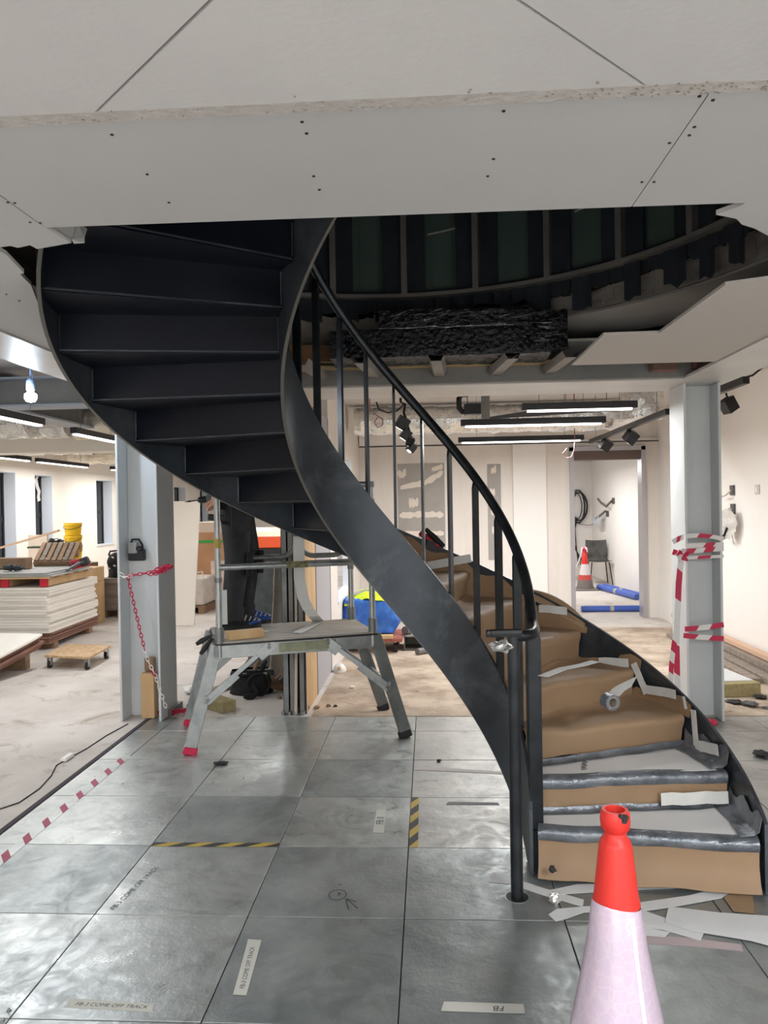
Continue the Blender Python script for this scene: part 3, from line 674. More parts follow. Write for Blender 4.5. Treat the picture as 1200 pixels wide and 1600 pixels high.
# masking tape strips on the side and the papers
def cyl(px, py, r):
    d = ray(px, py); a = d.x**2+d.y**2; b = -2*(d.x*SX+d.y*SY); c = SX*SX+SY*SY-r*r; D = b*b-4*a*c
    t = (-b+math.sqrt(max(D, 0)))/(2*a); return CAM+d*t
def side_tape(p, q_, w, off=.040):
    A, B = cyl(*p, RO-off), cyl(*q_, RO-off); m_ = M(); n = 5; d = (B-A); nrm = None; pts = []; sd = []
    for k in range(n+1):
        P = A+d*k/n; v = Vector((P.x-SX, P.y-SY)); v = v.normalized()*(RO-off); P = Vector((SX+v.x, SY+v.y, P.z+crinkle((k, A.x*9, B.z*9), .006, 1)))
        rad = Vector((v.x, v.y, 0)).normalized(); pts.append(P); sd.append(d.cross(rad).normalized()*w/2)
    m_.ribbon(pts, sd); m_.build('masking_tape', mask_tape, stair, solid=.0015)['label'] = 'white tape strip on the brown paper'
for p, q_, w in (((990, 1036), (1010, 1084), .042), ((1006, 1076), (1056, 1086), .045), ((1083, 1108), (1088, 1166), .04), ((1086, 1164), (1122, 1172), .05), ((936, 1034), (982, 1036), .045), ((842, 950), (886, 955), .045), ((1068, 1088), (1072, 1108), .02)):
    side_tape(p, q_, w)
def flat_strip(name, par, pts, w, z, mt, lab=None, amp=.004):
    pts = [fl(a, b, z) for a, b in pts]; m_ = M(); P = []; S = []
    for k in range(len(pts)):
        d = (pts[min(k+1, len(pts)-1)]-pts[max(k-1, 0)]).normalized(); P.append(pts[k]+Vector((0, 0, .003+abs(crinkle(pts[k], amp, 9))))); S.append(Vector((-d.y, d.x, 0))*w/2)
    m_.ribbon(P, S); o = m_.build(name, mt, par, solid=.0012)
    if lab: o['label'] = lab
    return o
flat_strip('masking_tape', stair, [(848, 1058), (880, 1046), (910, 1040), (930, 1034)], .045, ZT(5)+.045, mask_tape, 'white tape strip on the brown paper')
# tape along the front of riser 2
a_ = TH(2); q = M(); pts = []; 
for k in range(7):
    r = RO-.34+.30*k/6; pts.append(sp(r, a_-.040/r*1.0-.012, ZT(1)+.078+.003*math.sin(k*2)))
q.ribbon(pts, (0, .004, .026)); q.build('masking_tape', mask_tape, stair, solid=.0015)['label'] = 'white tape strip on the second riser'
# faint grey tapes further up, inside
for p, q_, w in (((668, 884), (736, 872), .05), ((686, 838), (735, 862), .0)):
    if w: side_tape(p, q_, w, .06)
q = M(); o0 = sp(RI+.30, TH(2)+DA*.60, ZT(2)+.0335); dr_ = Vector((-.25, -1, 0)).normalized(); pr = Vector((1, -.25, 0)).normalized()
for k in range(9):
    c = o0+dr_*(-.09+.0215*k)*1.0
    for j in range(2): a = c+dr_*.009*j; q.bar(a-pr*.012, a+pr*(.012-.006*((k+j) % 2)), .0035, .001)
    if k % 2: q.bar(c-pr*.012, c+dr_*.009+pr*.01, .0035, .001)
q.build('cover_print', mat('grey_print', (96, 96, 98), .7), stair)
# ---- things lying on the stair
P = fl(953, 1108, ZT(4)+.045); ax = Vector((.35, -.93, .0)).normalized()
t = thing('duct_tape_roll', P, 'roll of silver tape lying on its edge on a paper covered step', 'tape roll')
c = P+Vector((0, 0, .032)); q = M(); q.lathe(c-ax*.024, [(.022, 0), (.033, 0), (.033, .048), (.022, .048), (.022, 0)], 24, ax); q.build('wound_tape', silver, t, smooth=40)
q = M(); q.lathe(c-ax*.0245, [(.0195, 0), (.0222, 0), (.0222, .049), (.0195, .049), (.0195, 0)], 24, ax); q.build('core', mat('grey_core', (150, 140, 130), .8), t, smooth=40)
q = M(); pts = [c+Vector((.02, .024, .02)), c+Vector((.05, .05, .038)), c+Vector((.085, .085, .045)), c+Vector((.12, .12, .06))]
q.ribbon(pts, [Vector((.018, -.018, .0))*1.1]*3+[Vector((.022, -.012, .02))]); q.build('loose_end', mask_tape, t, solid=.001)
# aviation snips / red tool on an upper step, foil scrap, small bolt
P = at(672, 890, 4.15); t = thing('red_handled_tool', (P.x, P.y, ZT(8)+.04), 'small red and black hand tool lying on an upper papered step', 'hand tool')
b0 = Vector((P.x, P.y, ZT(8)+.04))
q = M(); q.tube([b0+Vector((-.05, .02, .09)), b0+Vector((0, 0, .05)), b0+Vector((.05, -.02, .015))], [.016, .02, .012], 8); q.build('handle', red_tool, t, smooth=40)
q = M(); q.tube([b0+Vector((-.02, .0, .11)), b0+Vector((.03, -.02, .06)), b0+Vector((.075, -.05, .02))], [.012, .018, .012], 8); q.obox(b0+Vector((.02, -.01, .02)), (.05, .02, .02), (0, .3, .4)); q.build('body', black_pl, t, smooth=40)
def scrap(name, P, s, mt, label, cat, seed, sz=1, group=None, flat=1):
    q = M(); n = 7; rr_ = random.Random(seed)
    def f(u, v):
        a, b = u*2*math.pi, (v-.5)*math.pi; d = Vector((math.cos(b)*math.cos(a), math.cos(b)*math.sin(a), math.sin(b)*flat)); r = s*(1+crinkle(d*1.7+Vector((seed, 0, 0)), .5, 1.3)+crinkle(d*4+Vector((seed, 3, 0)), .25, 1.3))
        return Vector(P)+Vector((0, 0, s*flat*.7*sz))+d*r
    q.grid(f, 12, n); o = q.build(name, mt); lo = min(v.co.z for v in o.data.vertices); o.location.z += Vector(P).z-(o.location.z+lo); return tag(o, label, cat, group)
scrap('foil_ball', fl(867, 1414, .0), .021, foil, 'crumpled silver foil ball on the tiles in front of the bottom step', 'foil ball', 4)
scrap('foil_scrap', fl(784, 1020, ZT(6)+.06), .04, foil, 'crumpled foil scrap on a paper step behind the balusters', 'foil', 9, flat=.5)
q = M(); p = fl(783, 996, ZT(7)+.045); q.tube([p+Vector((-.03, 0, .012)), p+Vector((.06, .01, .012))], [.012, .012], 8); q.lathe(p+Vector((-.045, 0, .012)), [(.009, 0), (.012, .005), (.009, .016)], 8, (1, 0, 0)); tag(q.build('stubby_screwdriver', black_pl, smooth=40), 'stubby black screwdriver on a paper step between the balusters', 'screwdriver')
scrap('black_scrap', fl(862, 1362, .06)+Vector((0, -.015, 0)), .014, rubber, 'tiny black scrap clinging to the paper at the bottom riser', 'scrap', 12)
# ================================================================ WORK PLATFORM
PZ = .71
PA, PB, PC = Vector((-1.363, 4.779, PZ)), Vector((-.368, 5.152, PZ)), Vector((-.585, 5.77, PZ))
PD = PA+PC-PB
ex = (PB-PA).normalized(); ey = (PD-PA).normalized(); UZ = Vector((0, 0, 1))
plat = thing('work_platform', ((PA+PC)/2).to_2d().to_3d(), 'folding aluminium work platform with plywood deck and guard rails under the stair', 'platform')
q = M(); q.prism([PA-UZ*.012, PB-UZ*.012, PC-UZ*.012, PD-UZ*.012], (0, 0, .012)); q.build('deck', ply_grey, plat)
q = M()
for a, b in ((PA, PB), (PB, PC), (PC, PD), (PD, PA)): q.bar(a-UZ*.016, b-UZ*.016, .012, .010)
q.build('deck_edging', black_pl, plat)
for a, b, ins in ((PA, PB, ey), (PD, PC, -ey)):
    q = M(); q.bar(a-UZ*.065+ins*.02, b-UZ*.065+ins*.02, .03, .085); q.build('side_beam', alu, plat, bevel=.003)
q = M(); q.bar(PA+ex*.4-UZ*.062+ey*.003, PB-ex*.28-UZ*.062+ey*.003, .004, .06); q.build('worn_label_strip', mat('faded_label', (150, 152, 120), .6, .2, c2=(128, 132, 116), scale=20), plat)
for a, b in ((PA, PD), (PB, PC)):
    q = M(); q.bar(a-UZ*.06, b-UZ*.06, .03, .07); q.build('end_beam', alu_d, plat)
feet = [Vector((-1.548, 4.762, 0)), Vector((-.178, 5.126, 0)), Vector((-.365, 5.80, 0)), Vector((-1.75, 5.40, 0))]
tops = [PA+ex*.005+ey*.03, PB-ex*.005+ey*.03, PC-ex*.005-ey*.03, PD+ex*.005-ey*.03]
LEGN = []
for k, (f, t) in enumerate(zip(feet, tops)):
    q = M(); t = t-UZ*.02; f2 = f+UZ*.02; q.bar(f2, t, .034, .082, ex); lg = q.build('leg', alu if k in (0, 3) else alu_d, plat, bevel=.004)
    q = M(); q.bar(f+UZ*.0, f+(t-f).normalized()*.05, .044, .088, ex); q.build('foot', pink_red if k in (0, 3) else rubber, lg, bevel=.006)
for k in (0, 1, 2, 3):   # folding stays
    f, t = feet[k], tops[k]; inn = ex if k in (0, 3) else -ex; sd = -ey if k in (0, 1) else ey
    a = t+(f-t)*.52+sd*.022+inn*.03; b = t+inn*.33-UZ*.055+sd*.022
    mdl = a+(b-a)*.5
    q = M(); q.bar(a+UZ*.012, b+UZ*.012, .008, .03, UZ); q.bar(a-UZ*.022, mdl-UZ*.016, .008, .024, UZ); q.bar(b-(b-a).normalized()*.09, b+(b-a).normalized()*.05, .012, .075, UZ)
    st = q.build('folding_stay', alu, plat, bevel=.002)
    q = M()
    for c in (a, b, b+UZ*.02): q.lathe(c-sd*.0, [(.012, 0), (.012, .012)], 10, sd)
    q.build('rivets', alu_d, st)
    q = M(); q.bar(t+(f-t)*.50+sd*.01, a, .012, .05, UZ); q.build('stay_bracket', alu, st)
for z in (.33, .55):
    q = M(); fr, bk = tops[1]+(feet[1]-tops[1])*(1-z/PZ), tops[2]+(feet[2]-tops[2])*(1-z/PZ); q.tube([fr, bk], .018, 10); q.build('rung', alu, plat, smooth=50)
    fr, bk = tops[0]+(feet[0]-tops[0])*(1-z/PZ), tops[3]+(feet[3]-tops[3])*(1-z/PZ); q = M(); q.tube([fr, bk], .018, 10); q.build('rung', alu, plat, smooth=50)
TR = .0205
posts = [PA+ex*.02+ey*.02, PB-ex*.02+ey*.02, PC-ex*.02-ey*.02, PD+ex*.02-ey*.02]
for k, p in enumerate(posts[:3]):
    q = M(); h = 1.02; q.tube([p-UZ*.10, p+UZ*h], TR, 12); po = q.build('guard_post', alu, plat, smooth=50)
    q = M(); q.tube([p-UZ*.01, p+UZ*.09], TR+.009, 12); q.build('clamp_collar', alu_d, po, smooth=50)
    q = M(); q.tube([p+UZ*.38, p+UZ*.41], TR+.004, 12); q.build('clamp_ring', alu_d, po, smooth=50)
q = M(); q.tube([posts[0]+UZ*.60, posts[0]+UZ*.66], TR+.0015, 12); q.build('yellow_band', mat('worn_yellow_band', (170, 148, 70), .6), plat, smooth=50)
def rail(pts, r=TR, name='guard_rail', mt=alu, nm=None):
    q = M(); q.tube(pts, r, 10); return q.build(name, mt, plat, smooth=50)
rail([posts[0]+UZ*.475, posts[1]+UZ*.475])
rail([posts[0]+UZ*1.0, posts[1]+UZ*1.0])
for z in (.88, 1.0): rail([posts[1]+UZ*z, posts[2]+UZ*z])
q = M(); q.tube([posts[1]+UZ*.86, posts[1]+UZ*.90], TR+.008, 10); q.tube([posts[1]+UZ*.98, posts[1]+UZ*1.02], TR+.008, 10); q.build('elbow_fitting', alu_d, plat, smooth=50)
# rear gates: two frames with rounded lower corners
def gate(p0, p1, z0, z1):
    d = (p1-p0).normalized(); r = .10; pts = [p0+UZ*z1, p0+UZ*(z0+r)]
    for k in range(1, 6): a = k*math.pi/12; pts.append(p0+d*(r-r*math.cos(a))+UZ*(z0+r-r*math.sin(a)))
    pts.append(p0+d*r+UZ*z0); pts.append(p1-d*r+UZ*z0)
    for k in range(1, 6): a = k*math.pi/12; pts.append(p1-d*(r-r*math.sin(a))+UZ*(z0+r-r*math.cos(a)))
    pts += [p1+UZ*(z0+r), p1+UZ*z1]
    return rail(pts, .019, 'gate_frame', alu_d)
gm = posts[3]+(posts[2]-posts[3])*.60
gate(posts[3]+ex*.16, gm-ex*.02, .49, .95); gate(gm+ex*.03, posts[2]-ex*.03, .49, .95)
rail([posts[3]+ex*.10+UZ*.44, posts[2]+UZ*.44], .017, 'guard_rail', alu_d)
q = M(); a = posts[0]+(posts[1]-posts[0])*.50+UZ*.475; q.tube([a-ex*.07, a+ex*.07], TR+.001, 12); q.build('worn_sticker', mat('worn_sticker', (90, 92, 80), .6, c2=(150, 140, 80), scale=40), plat, smooth=50)
q = M(); c = posts[0]+ex*.035+UZ*.22; q.obox(c, (.018, .003, .11), (0, 0, .36)); q.build('inspection_tag', mat('pale_tag', (190, 196, 190), .6), plat)
# things on the deck
def onp(px, py, dz=0): p = fl(px, py, PZ); p.z += dz; return p
w0 = PA+ex*.075+ey*.07; q = M(); q.bar(w0+UZ*.027, w0+ex*.23+ey*.05+UZ*.027, .09, .052); tag(q.build('timber_offcut', timber, bevel=.003), 'pine offcut lying on the platform deck beside the left guard post', 'timber')
t = thing('screwdriver', onp(398, 993), 'black screwdriver with a long shaft near the front edge of the platform deck', 'screwdriver')
a = onp(388, 995, .013); b = onp(412, 991, .013); c = onp(438, 986, .012)
q = M(); q.tube([a, a+(b-a)*.3, a+(b-a)*.6, b], [.010, .013, .010, .012], 10); q.build('handle', black_pl, t, smooth=50)
q = M(); q.tube([b, c], .0035, 6); q.build('shaft', alu_d, t)
# long white paper tape hanging from the stair onto the deck
pts = [at(467, 838, 5.26), at(467, 870, 5.26), at(468, 905, 5.27), at(474, 935, 5.28), at(482, 952, 5.30), at(490, 963, 5.34), onp(497, 973, .012)]
q = M(); sd = [ex*.040]*6+[ex*.042]; q.ribbon(pts, sd)
p2 = [onp(497, 973, .012), onp(490, 976, .006), onp(478, 983, .005), onp(464, 990, .005)]
q.ribbon(p2, [ex*.042, (ex*.8-ey*.3)*.045, (ex*.7-ey*.6)*.04, (ex*.7-ey*.6)*.04]); tag(q.build('hanging_paper_tape', mat('white_paper_tape', (212, 212, 208), .7), solid=.0008), 'long white paper tape hanging behind the rail and folding onto the deck', 'tape')
# snips hanging over the left end
t = thing('pliers', fl(332, 990, PZ), 'dark handled pliers hanging over the left end of the platform', 'pliers')
base = PA-ex*.012+ey*.10+UZ*.0
q = M(); q.tube([base+UZ*.03, base-ex*.03+UZ*.022, base-ex*.075+UZ*.0, base-ex*.11-UZ*.02], [.008, .012, .018, .012], 8); q.build('handle', rubber, t, smooth=50)
q = M(); q.tube([base+UZ*.02, base-ex*.025-UZ*.01, base-ex*.055-UZ*.05, base-ex*.085-UZ*.085], [.008, .012, .018, .012], 8); q.build('handle', rubber, t, smooth=50)
q = M(); q.bar(base+UZ*.025-ex*.01, base+ex*.05+UZ*.012, .02, .022); q.build('jaw', alu_d, t)

# ================================================================ PERSON
def skin_mesh(name, V, E, Rd, root, mt, parent, sub=2, pick=None):
    me = bpy.data.meshes.new(name); org = origin_of(parent); me.from_pydata([Vector(v)-org for v in V], E, [])
    o = bpy.data.objects.new(name+'_src', me); COL.objects.link(o)
    o.modifiers.new('skin', 'SKIN'); s = o.modifiers.new('sub', 'SUBSURF'); s.levels = sub; s.render_levels = sub
    o.modifiers['skin'].use_smooth_shade = True
    for i, sv in enumerate(me.skin_vertices[0].data):
        r = Rd[i]; sv.radius = r if isinstance(r, tuple) else (r, r); sv.use_root = (i == root)
    dg = bpy.context.evaluated_depsgraph_get(); me2 = bpy.data.meshes.new_from_object(o.evaluated_get(dg)); bpy.data.objects.remove(o)
    me2.materials.clear()
    for k in (mt if isinstance(mt, list) else [mt]): me2.materials.append(k)
    if pick:
        for p in me2.polygons: p.material_index = pick(p.center+org)
    me2.polygons.foreach_set('use_smooth', [True]*len(me2.polygons))
    r = bpy.data.objects.new(name, me2); COL.objects.link(r); r.parent = parent; return r
ft = fl(371, 979, PZ)                                 # between the feet
per = thing('person', (ft.x, ft.y, PZ), 'person in black work trousers standing on the platform, upper body behind the stair', 'person')
fd, sdv = ex, -ey                                     # facing right, near side towards the viewer
def B(f, s, z): return ft+fd*f+sdv*s+UZ*(z)
V = [B(-.01, 0, .93), B(-.01, 0, 1.08), B(.01, 0, 1.23), B(0, 0, 1.37), B(.015, 0, 1.44),         # pelvis, waist, chest, neck base, neck
     B(.035, 0, 1.50), B(.045, 0, 1.585),                                                          # head
     B(-.01, .10, .86), B(.00, .105, .50), B(-.045, .10, .13), B(-.045, .10, .06),                    # near leg
     B(.02, -.10, .86), B(.10, -.10, .50), B(.055, -.10, .13), B(.055, -.10, .06),                     # far leg
     B(-.01, .19, 1.33), B(-.10, .25, 1.14), B(-.13, .245, .97),                                     # near arm down
     B(.0, -.17, 1.33), B(.20, -.16, 1.24), B(.36, -.10, 1.40)]                                      # far arm raised to the stair
E = [(0, 1), (1, 2), (2, 3), (3, 4), (4, 5), (5, 6), (0, 7), (7, 8), (8, 9), (9, 10), (0, 11), (11, 12), (12, 13), (13, 14), (3, 15), (15, 16), (16, 17), (3, 18), (18, 19), (19, 20)]
Rd = [(.135, .155), (.125, .145), (.125, .16), (.08, .11), .058, (.085, .075), (.075, .068), .122, .094, .078, .076, .122, .094, .078, .076, .062, .05, .04, .062, .05, .04]
def pick(c):
    z = c.z-PZ
    if z > 1.41: return 2
    if (c-B(-.13, .245, .95)).length < .05 or (c-B(.36, -.10, 1.41)).length < .06: return 2
    return 0 if z < 1.02 else 1
body = skin_mesh('body', V, E, Rd, 0, [trouser, cloth_k, skin], per, 2, pick)
q = M(); hc = B(.035, 0, 1.56)
def hf(u, v):
    a, b = u*2*math.pi, v*math.pi*.62; d = fd*(math.sin(b)*math.cos(a)-.18)+sdv*(math.sin(b)*math.sin(a))*.85+UZ*math.cos(b)*1.05
    return hc+d*.103
q.grid(hf, 16, 7); q.build('hair', hair_m, per, smooth=60)
q = M(); q.tube([B(.125, 0, 1.55), B(.15, 0, 1.52), B(.125, 0, 1.507)], [.008, .014, .01], 8)
for s in (-1, 1): q.obox(B(.035, s*.082, 1.54), (.016, .008, .028), (0, 0, .36))
q.build('nose_and_ears', skin, body, smooth=50)
q = M()
for s in (-1, 1): q.lathe(B(.112, s*.032, 1.555), [(.001, -.004), (.011, -.002), (.011, .004), (.001, .008)], 10, fd)
q.build('eye', white_pl, body, smooth=50)
q = M(); q.obox(B(.128, 0, 1.48), (.006, .022, .005), (0, 0, .36)); q.build('mouth', mat('lips', (160, 100, 92), .5), body)
# trouser detail: belt, pockets, knee panels, turn-ups
q = M(); n = 20
q.tube([B(-.01+.145*math.cos(2*math.pi*k/n), .155*math.sin(2*math.pi*k/n), 1.02) for k in range(n)], .02, 6, closed=True); q.build('belt', black_pl, per, smooth=50)
def pocket(f, s, z, hx, hz, tilt=0, mt=trouser, name='pocket', th=.012):
    q = M(); a = math.atan2(fd.y, fd.x); q.obox(B(f, s, z), (hx, th, hz), (0, tilt, a)); return q.build(name, mt, per, bevel=.006)
pocket(.02, .195, .79, .066, .10); pocket(.02, .203, .86, .068, .016, 0, cloth_k, 'pocket_flap')
pocket(-.075, .165, .92, .05, .075, 0, cloth_k); pocket(-.08, .178, .75, .035, .012, .25, cloth_k, 'pocket_flap')
pocket(.075, .175, .46, .022, .085, .05, cloth_k, 'knee_panel', .04); pocket(.18, -.06, .46, .02, .085, .05, cloth_k, 'knee_panel', .04)
for (f, s, k) in ((-.045, .10, 0), (.055, -.10, 1)):
    q = M(); n = 16
    prof = [(.074, .245), (.082, .20), (.078, .165), (.088, .13), (.084, .10), (.092, .075), (.088, .066)]
    q.lathe(B(f, s, 0), prof, n); q.build('trouser_cuff', trouser, per, smooth=60)
    # shoe
    def shoe(u, v, f=f, s=s):
        x = -.095+.29*u; w = .047*(1-abs(2*u-1)**3.2)**.5*(1+.12*math.sin(u*math.pi)) if 0 < u < 1 else .001
        hgt = .105*(1-u)**.9+.035 if u < .97 else .03
        a = v*math.pi; return B(f+x, s+w*math.cos(a), .022+hgt*math.sin(a)**.8*(1 if u > .02 else .6))
    q = M(); q.grid(shoe, 14, 10); sh = q.build('shoe', blue_shoe if k else cloth_k, per, smooth=60)
    def sole(u, v, f=f, s=s):
        x = -.10+.305*u; w = .052*(1-abs(2*u-1)**3.5)**.5 if 0 < u < 1 else .001
        return B(f+x, s+w*(2*v-1), .002)
    q = M(); q.grid(sole, 14, 3, thick=(0, 0, .024)); q.build('sole', rubber, sh)
    q = M()
    for j in range(5): u = .05+j*.032; q.tube([B(f+u, s+.05, .06), B(f+u+.016, s+.03, .105-j*.012), B(f+u+.012, s-.03, .105-j*.012), B(f+u, s-.05, .06)], .0045, 5)
    q.tube([B(f+.05, s, .12), B(f+.06, s+.04, .14), B(f+.03, s+.06, .09)], .004, 5); q.build('laces', mat('grey_lace', (170, 172, 176), .8), sh)
    q = M(); q.tube([B(f+.11, s+.045, .035), B(f+.16, s+.035, .05), B(f+.195, s, .04)], [.012, .014, .008], 6); q.build('toe_flash', blue_shoe, sh, smooth=60)
# near hand round the drill grip, far hand up at the stair
def hand(wr, dirv, palm_n, side, curl, name='hand'):
    dirv = dirv.normalized(); palm_n = palm_n.normalized(); side = side.normalized(); V = [wr-dirv*.02, wr+dirv*.03, wr+dirv*.085]; E = [(0, 1), (1, 2)]; Rd = [.026, (.034, .022), (.040, .018)]
    for k, L in enumerate((.078, .088, .082, .064)):
        off = side*(.030-.020*k); b = wr+dirv*.088+off; i = len(V); p = b; V.append(p); E.append((2, i)); Rd.append(.0105)
        ang = 0
        for j in range(3):
            ang += curl; d = dirv*math.cos(ang)+palm_n*math.sin(ang); p = p+d*(L/3*(1.25 if j == 0 else .9)); V.append(p); E.append((i+j, i+j+1)); Rd.append(.0095-.0008*j)
    i = len(V); p0 = wr+dirv*.035+side*.034; p1 = p0+(dirv*.6+side*.6+palm_n*.3)*.035; p2 = p1+(dirv*.7+palm_n*.8)*.032
    V += [p0, p1, p2]; E += [(1, i), (i, i+1), (i+1, i+2)]; Rd += [.014, .012, .010]
    return skin_mesh(name, V, E, Rd, 1, skin, per, 1)
hw = B(-.135, .245, .955); hand(hw, -UZ*.85-fd*.4, fd*.2-sdv*.9, fd*-.8-UZ*.3, .75)
hand(B(.37, -.10, 1.42), UZ*.8+fd*.5, fd*.8, sdv, .45)
# cordless drill in the near hand
dc = hw+(-UZ*.85-fd*.4).normalized()*.085-sdv*.02
t = thing('cordless_drill', dc-UZ*.07, 'grey and black cordless drill pointing left in the hand of the person', 'drill')
ax = (-fd+UZ*-.12).normalized()
q = M(); q.lathe(dc+UZ*.045-ax*.09, [(.022, 0), (.034, .01), (.036, .10), (.030, .12), (.024, .135)], 14, ax); q.build('motor_housing', mat('drill_grey', (82, 84, 84), .5), t, smooth=40)
q = M(); q.lathe(dc+UZ*.045+ax*.045, [(.022, 0), (.024, .02), (.019, .05), (.008, .058)], 12, ax); q.build('chuck', black_pl, t, smooth=40)
q = M(); q.tube([dc+UZ*.045+ax*.10, dc+UZ*.045+ax*.145, dc+UZ*.045+ax*.15, dc+UZ*.045+ax*.185], [.005, .005, .008, .002], 6); q.build('bit', black_pl, t)
q = M(); q.bar(dc+UZ*.02-ax*.02, dc-UZ*.075-ax*.035, .034, .042, ax); q.build('grip', black_pl, t, bevel=.008)
q = M(); q.obox(dc-UZ*.09-ax*.02, (.055, .032, .022), (0, .1, math.atan2(fd.y, fd.x))); q.build('battery', black_pl, t, bevel=.006)

# ================================================================ FLOOR UNDER AND BEHIND THE PLATFORM
def gp(px, py): return fl(px, py, 0)
def blockb(name, px0, px1, w, h, mt, label, cat, dz=0, bev=.004):
    q = M(); a, b = gp(*px0), gp(*px1); q.bar(a+UZ*(h/2+dz), b+UZ*(h/2+dz), w, h); return tag(q.build(name, mt, bevel=bev), label, cat)
blockb('wool_block', (334, 1105), (358, 1113), .13, .085, wool, 'yellowish mineral wool block on the screed left of the tool bag', 'insulation')
q = M(); a = gp(310, 1088); q.obox(a+UZ*.05, (.04, .03, .05), (0, 0, .3)); tag(q.build('wool_block', wool, bevel=.004), 'small upright wool offcut behind the front left platform leg', 'insulation')
blockb('plank_offcut', (318, 1087), (372, 1070), .12, .03, timber_g, 'grey plank offcut sloping behind the left platform leg', 'timber')
scrap('clear_plastic_scrap', gp(299, 1083), .07, mat('milky_plastic', (224, 224, 222), .4), 'milky plastic scrap on the screed left of the platform', 'plastic', 21, flat=.4)
scrap('dark_rag', gp(298, 1106), .03, rubber, 'small dark stone sized scrap right of the column chain', 'scrap', 23, flat=.6)
bag = thing('tool_bag', gp(395, 1082), 'open black tool bag with a level across it under the platform', 'bag')
bc = gp(392, 1082)
def bagf(u, v):
    a = u*2*math.pi; z = v*.20; r = 1-.25*v**2+.06*math.sin(3*a+v*4); p = Vector((.19*r*math.cos(a), .13*r*math.sin(a), z)); return bc+p+Vector((1, 1, .4))*crinkle(p*9, .03, 1)
q = M(); q.grid(bagf, 22, 7); q.build('bag_shell', cloth_k, bag, smooth=70)
q = M(); q.lathe(bc+UZ*.16, [(.001, 0), (.13, .0)], 16); q.build('bag_inside', rubber, bag)
for k, (dx, mt) in enumerate(((-.06, rubber), (.03, timber_d), (.09, rubber))):
    q = M(); q.tube([bc+Vector((dx, -.03, .12)), bc+Vector((dx+.03, -.05, .24)), bc+Vector((dx+.06, -.06, .28))], [.016, .02, .014], 8); q.build('tool_handle', mt, bag, smooth=50)
q = M(); q.tube([bc+Vector((.10+.09*math.cos(a), -.14+.02*math.sin(a*2), .10+.09*math.sin(a))) for a in [k*math.pi/8 for k in range(16)]], .010, 6, closed=True); q.build('strap_loop', cloth_k, bag, smooth=60)
q = M(); q.tube([bc+Vector((.06, -.14, .10)), bc+Vector((.10, -.19, .04)), bc+Vector((.05, -.22, .015)), bc+Vector((.0, -.24, .03))], [.02, .022, .03, .018], 8); q.build('strap', cloth_k, bag, smooth=60)
lv = thing('spirit_level', bc+Vector((.08, -.06, .24)), 'black and cream levelling tool lying across the top of the tool bag', 'level')
a, b = at(378, 1052, bc.y-.06), at(428, 1050, bc.y-.02)
q = M(); q.bar(a, b, .06, .05); q.build('body', black_pl, lv, bevel=.008)
q = M(); q.bar(a+(b-a)*.06-Vector((0, .033, .004)), a+(b-a)*.80-Vector((0, .033, .004)), .006, .022); q.build('cream_strip', copper, lv)
tb = thing('tool_pouch', gp(437, 1075), 'brown leather tool pouch lying beside the black tool bag', 'pouch')
pc = gp(442, 1078)
q = M(); q.obox(pc+UZ*.05, (.14, .08, .035), (.2, .25, .5)); q.build('pouch_body', mat('tan_leather', (112, 84, 58), .7, c2=(90, 66, 46), scale=12), tb, bevel=.02)
for k in range(5):
    q = M(); s = pc+Vector((-.06+.035*k, -.03, .09)); q.tube([s, s+Vector((.04, .01+.01*k, .045)), s+Vector((.09, .03, .03))], [.012, .015, .010], 7); q.build('tool_handle', [timber_d, alu_d, rubber][k % 3], tb, smooth=50)
q = M(); q.tube([pc+Vector((-.14, -.05, .10)), pc+Vector((.0, -.06, .07)), pc+Vector((.14, -.08, .03)), pc+Vector((.20, -.10, .02))], [.016, .018, .016, .010], 8); q.build('hose', rubber, tb, smooth=50)
# dark board and wrapped sheet leaning behind the platform
def lean_panel(name, pts, th, mt, label, cat, bev=0):
    q = M(); n = (Vector(pts[1])-Vector(pts[0])).cross(Vector(pts[2])-Vector(pts[0])).normalized(); q.prism(pts, n*th); return tag(q.build(name, mt, bevel=bev), label, cat)
Yp = 7.4
lean_panel('leaning_black_board', [at(387, 1036, 7.35).to_2d().to_3d(), at(438, 1036, 7.35).to_2d().to_3d(), at(452, 884, 7.75), at(390, 884, 7.75)], -.02, mat('scuffed_black_panel', (44, 46, 48), .45, c2=(74, 77, 78), scale=5), 'scuffed black panel leaning upright behind the platform', 'panel')
q = M(); a, b = gp(422, 1060), gp(452, 1048)
def wrapf(u, v): p = a+(b-a)*u+Vector((.04*v, .10*v, 1.0*v)); return p+Vector((0, -1, 0))*(.05*math.sin(u*3.1)+crinkle(p*6, .04, 1))
q.grid(wrapf, 10, 16); tag(q.build('wrapped_sheet', mat('crumpled_plastic_sheet', (206, 198, 184), .4, c2=(180, 170, 152), scale=8, bump=.6, bscale=14), smooth=60, solid=.006), 'crumpled translucent plastic sheet leaning against the partition end', 'sheet')
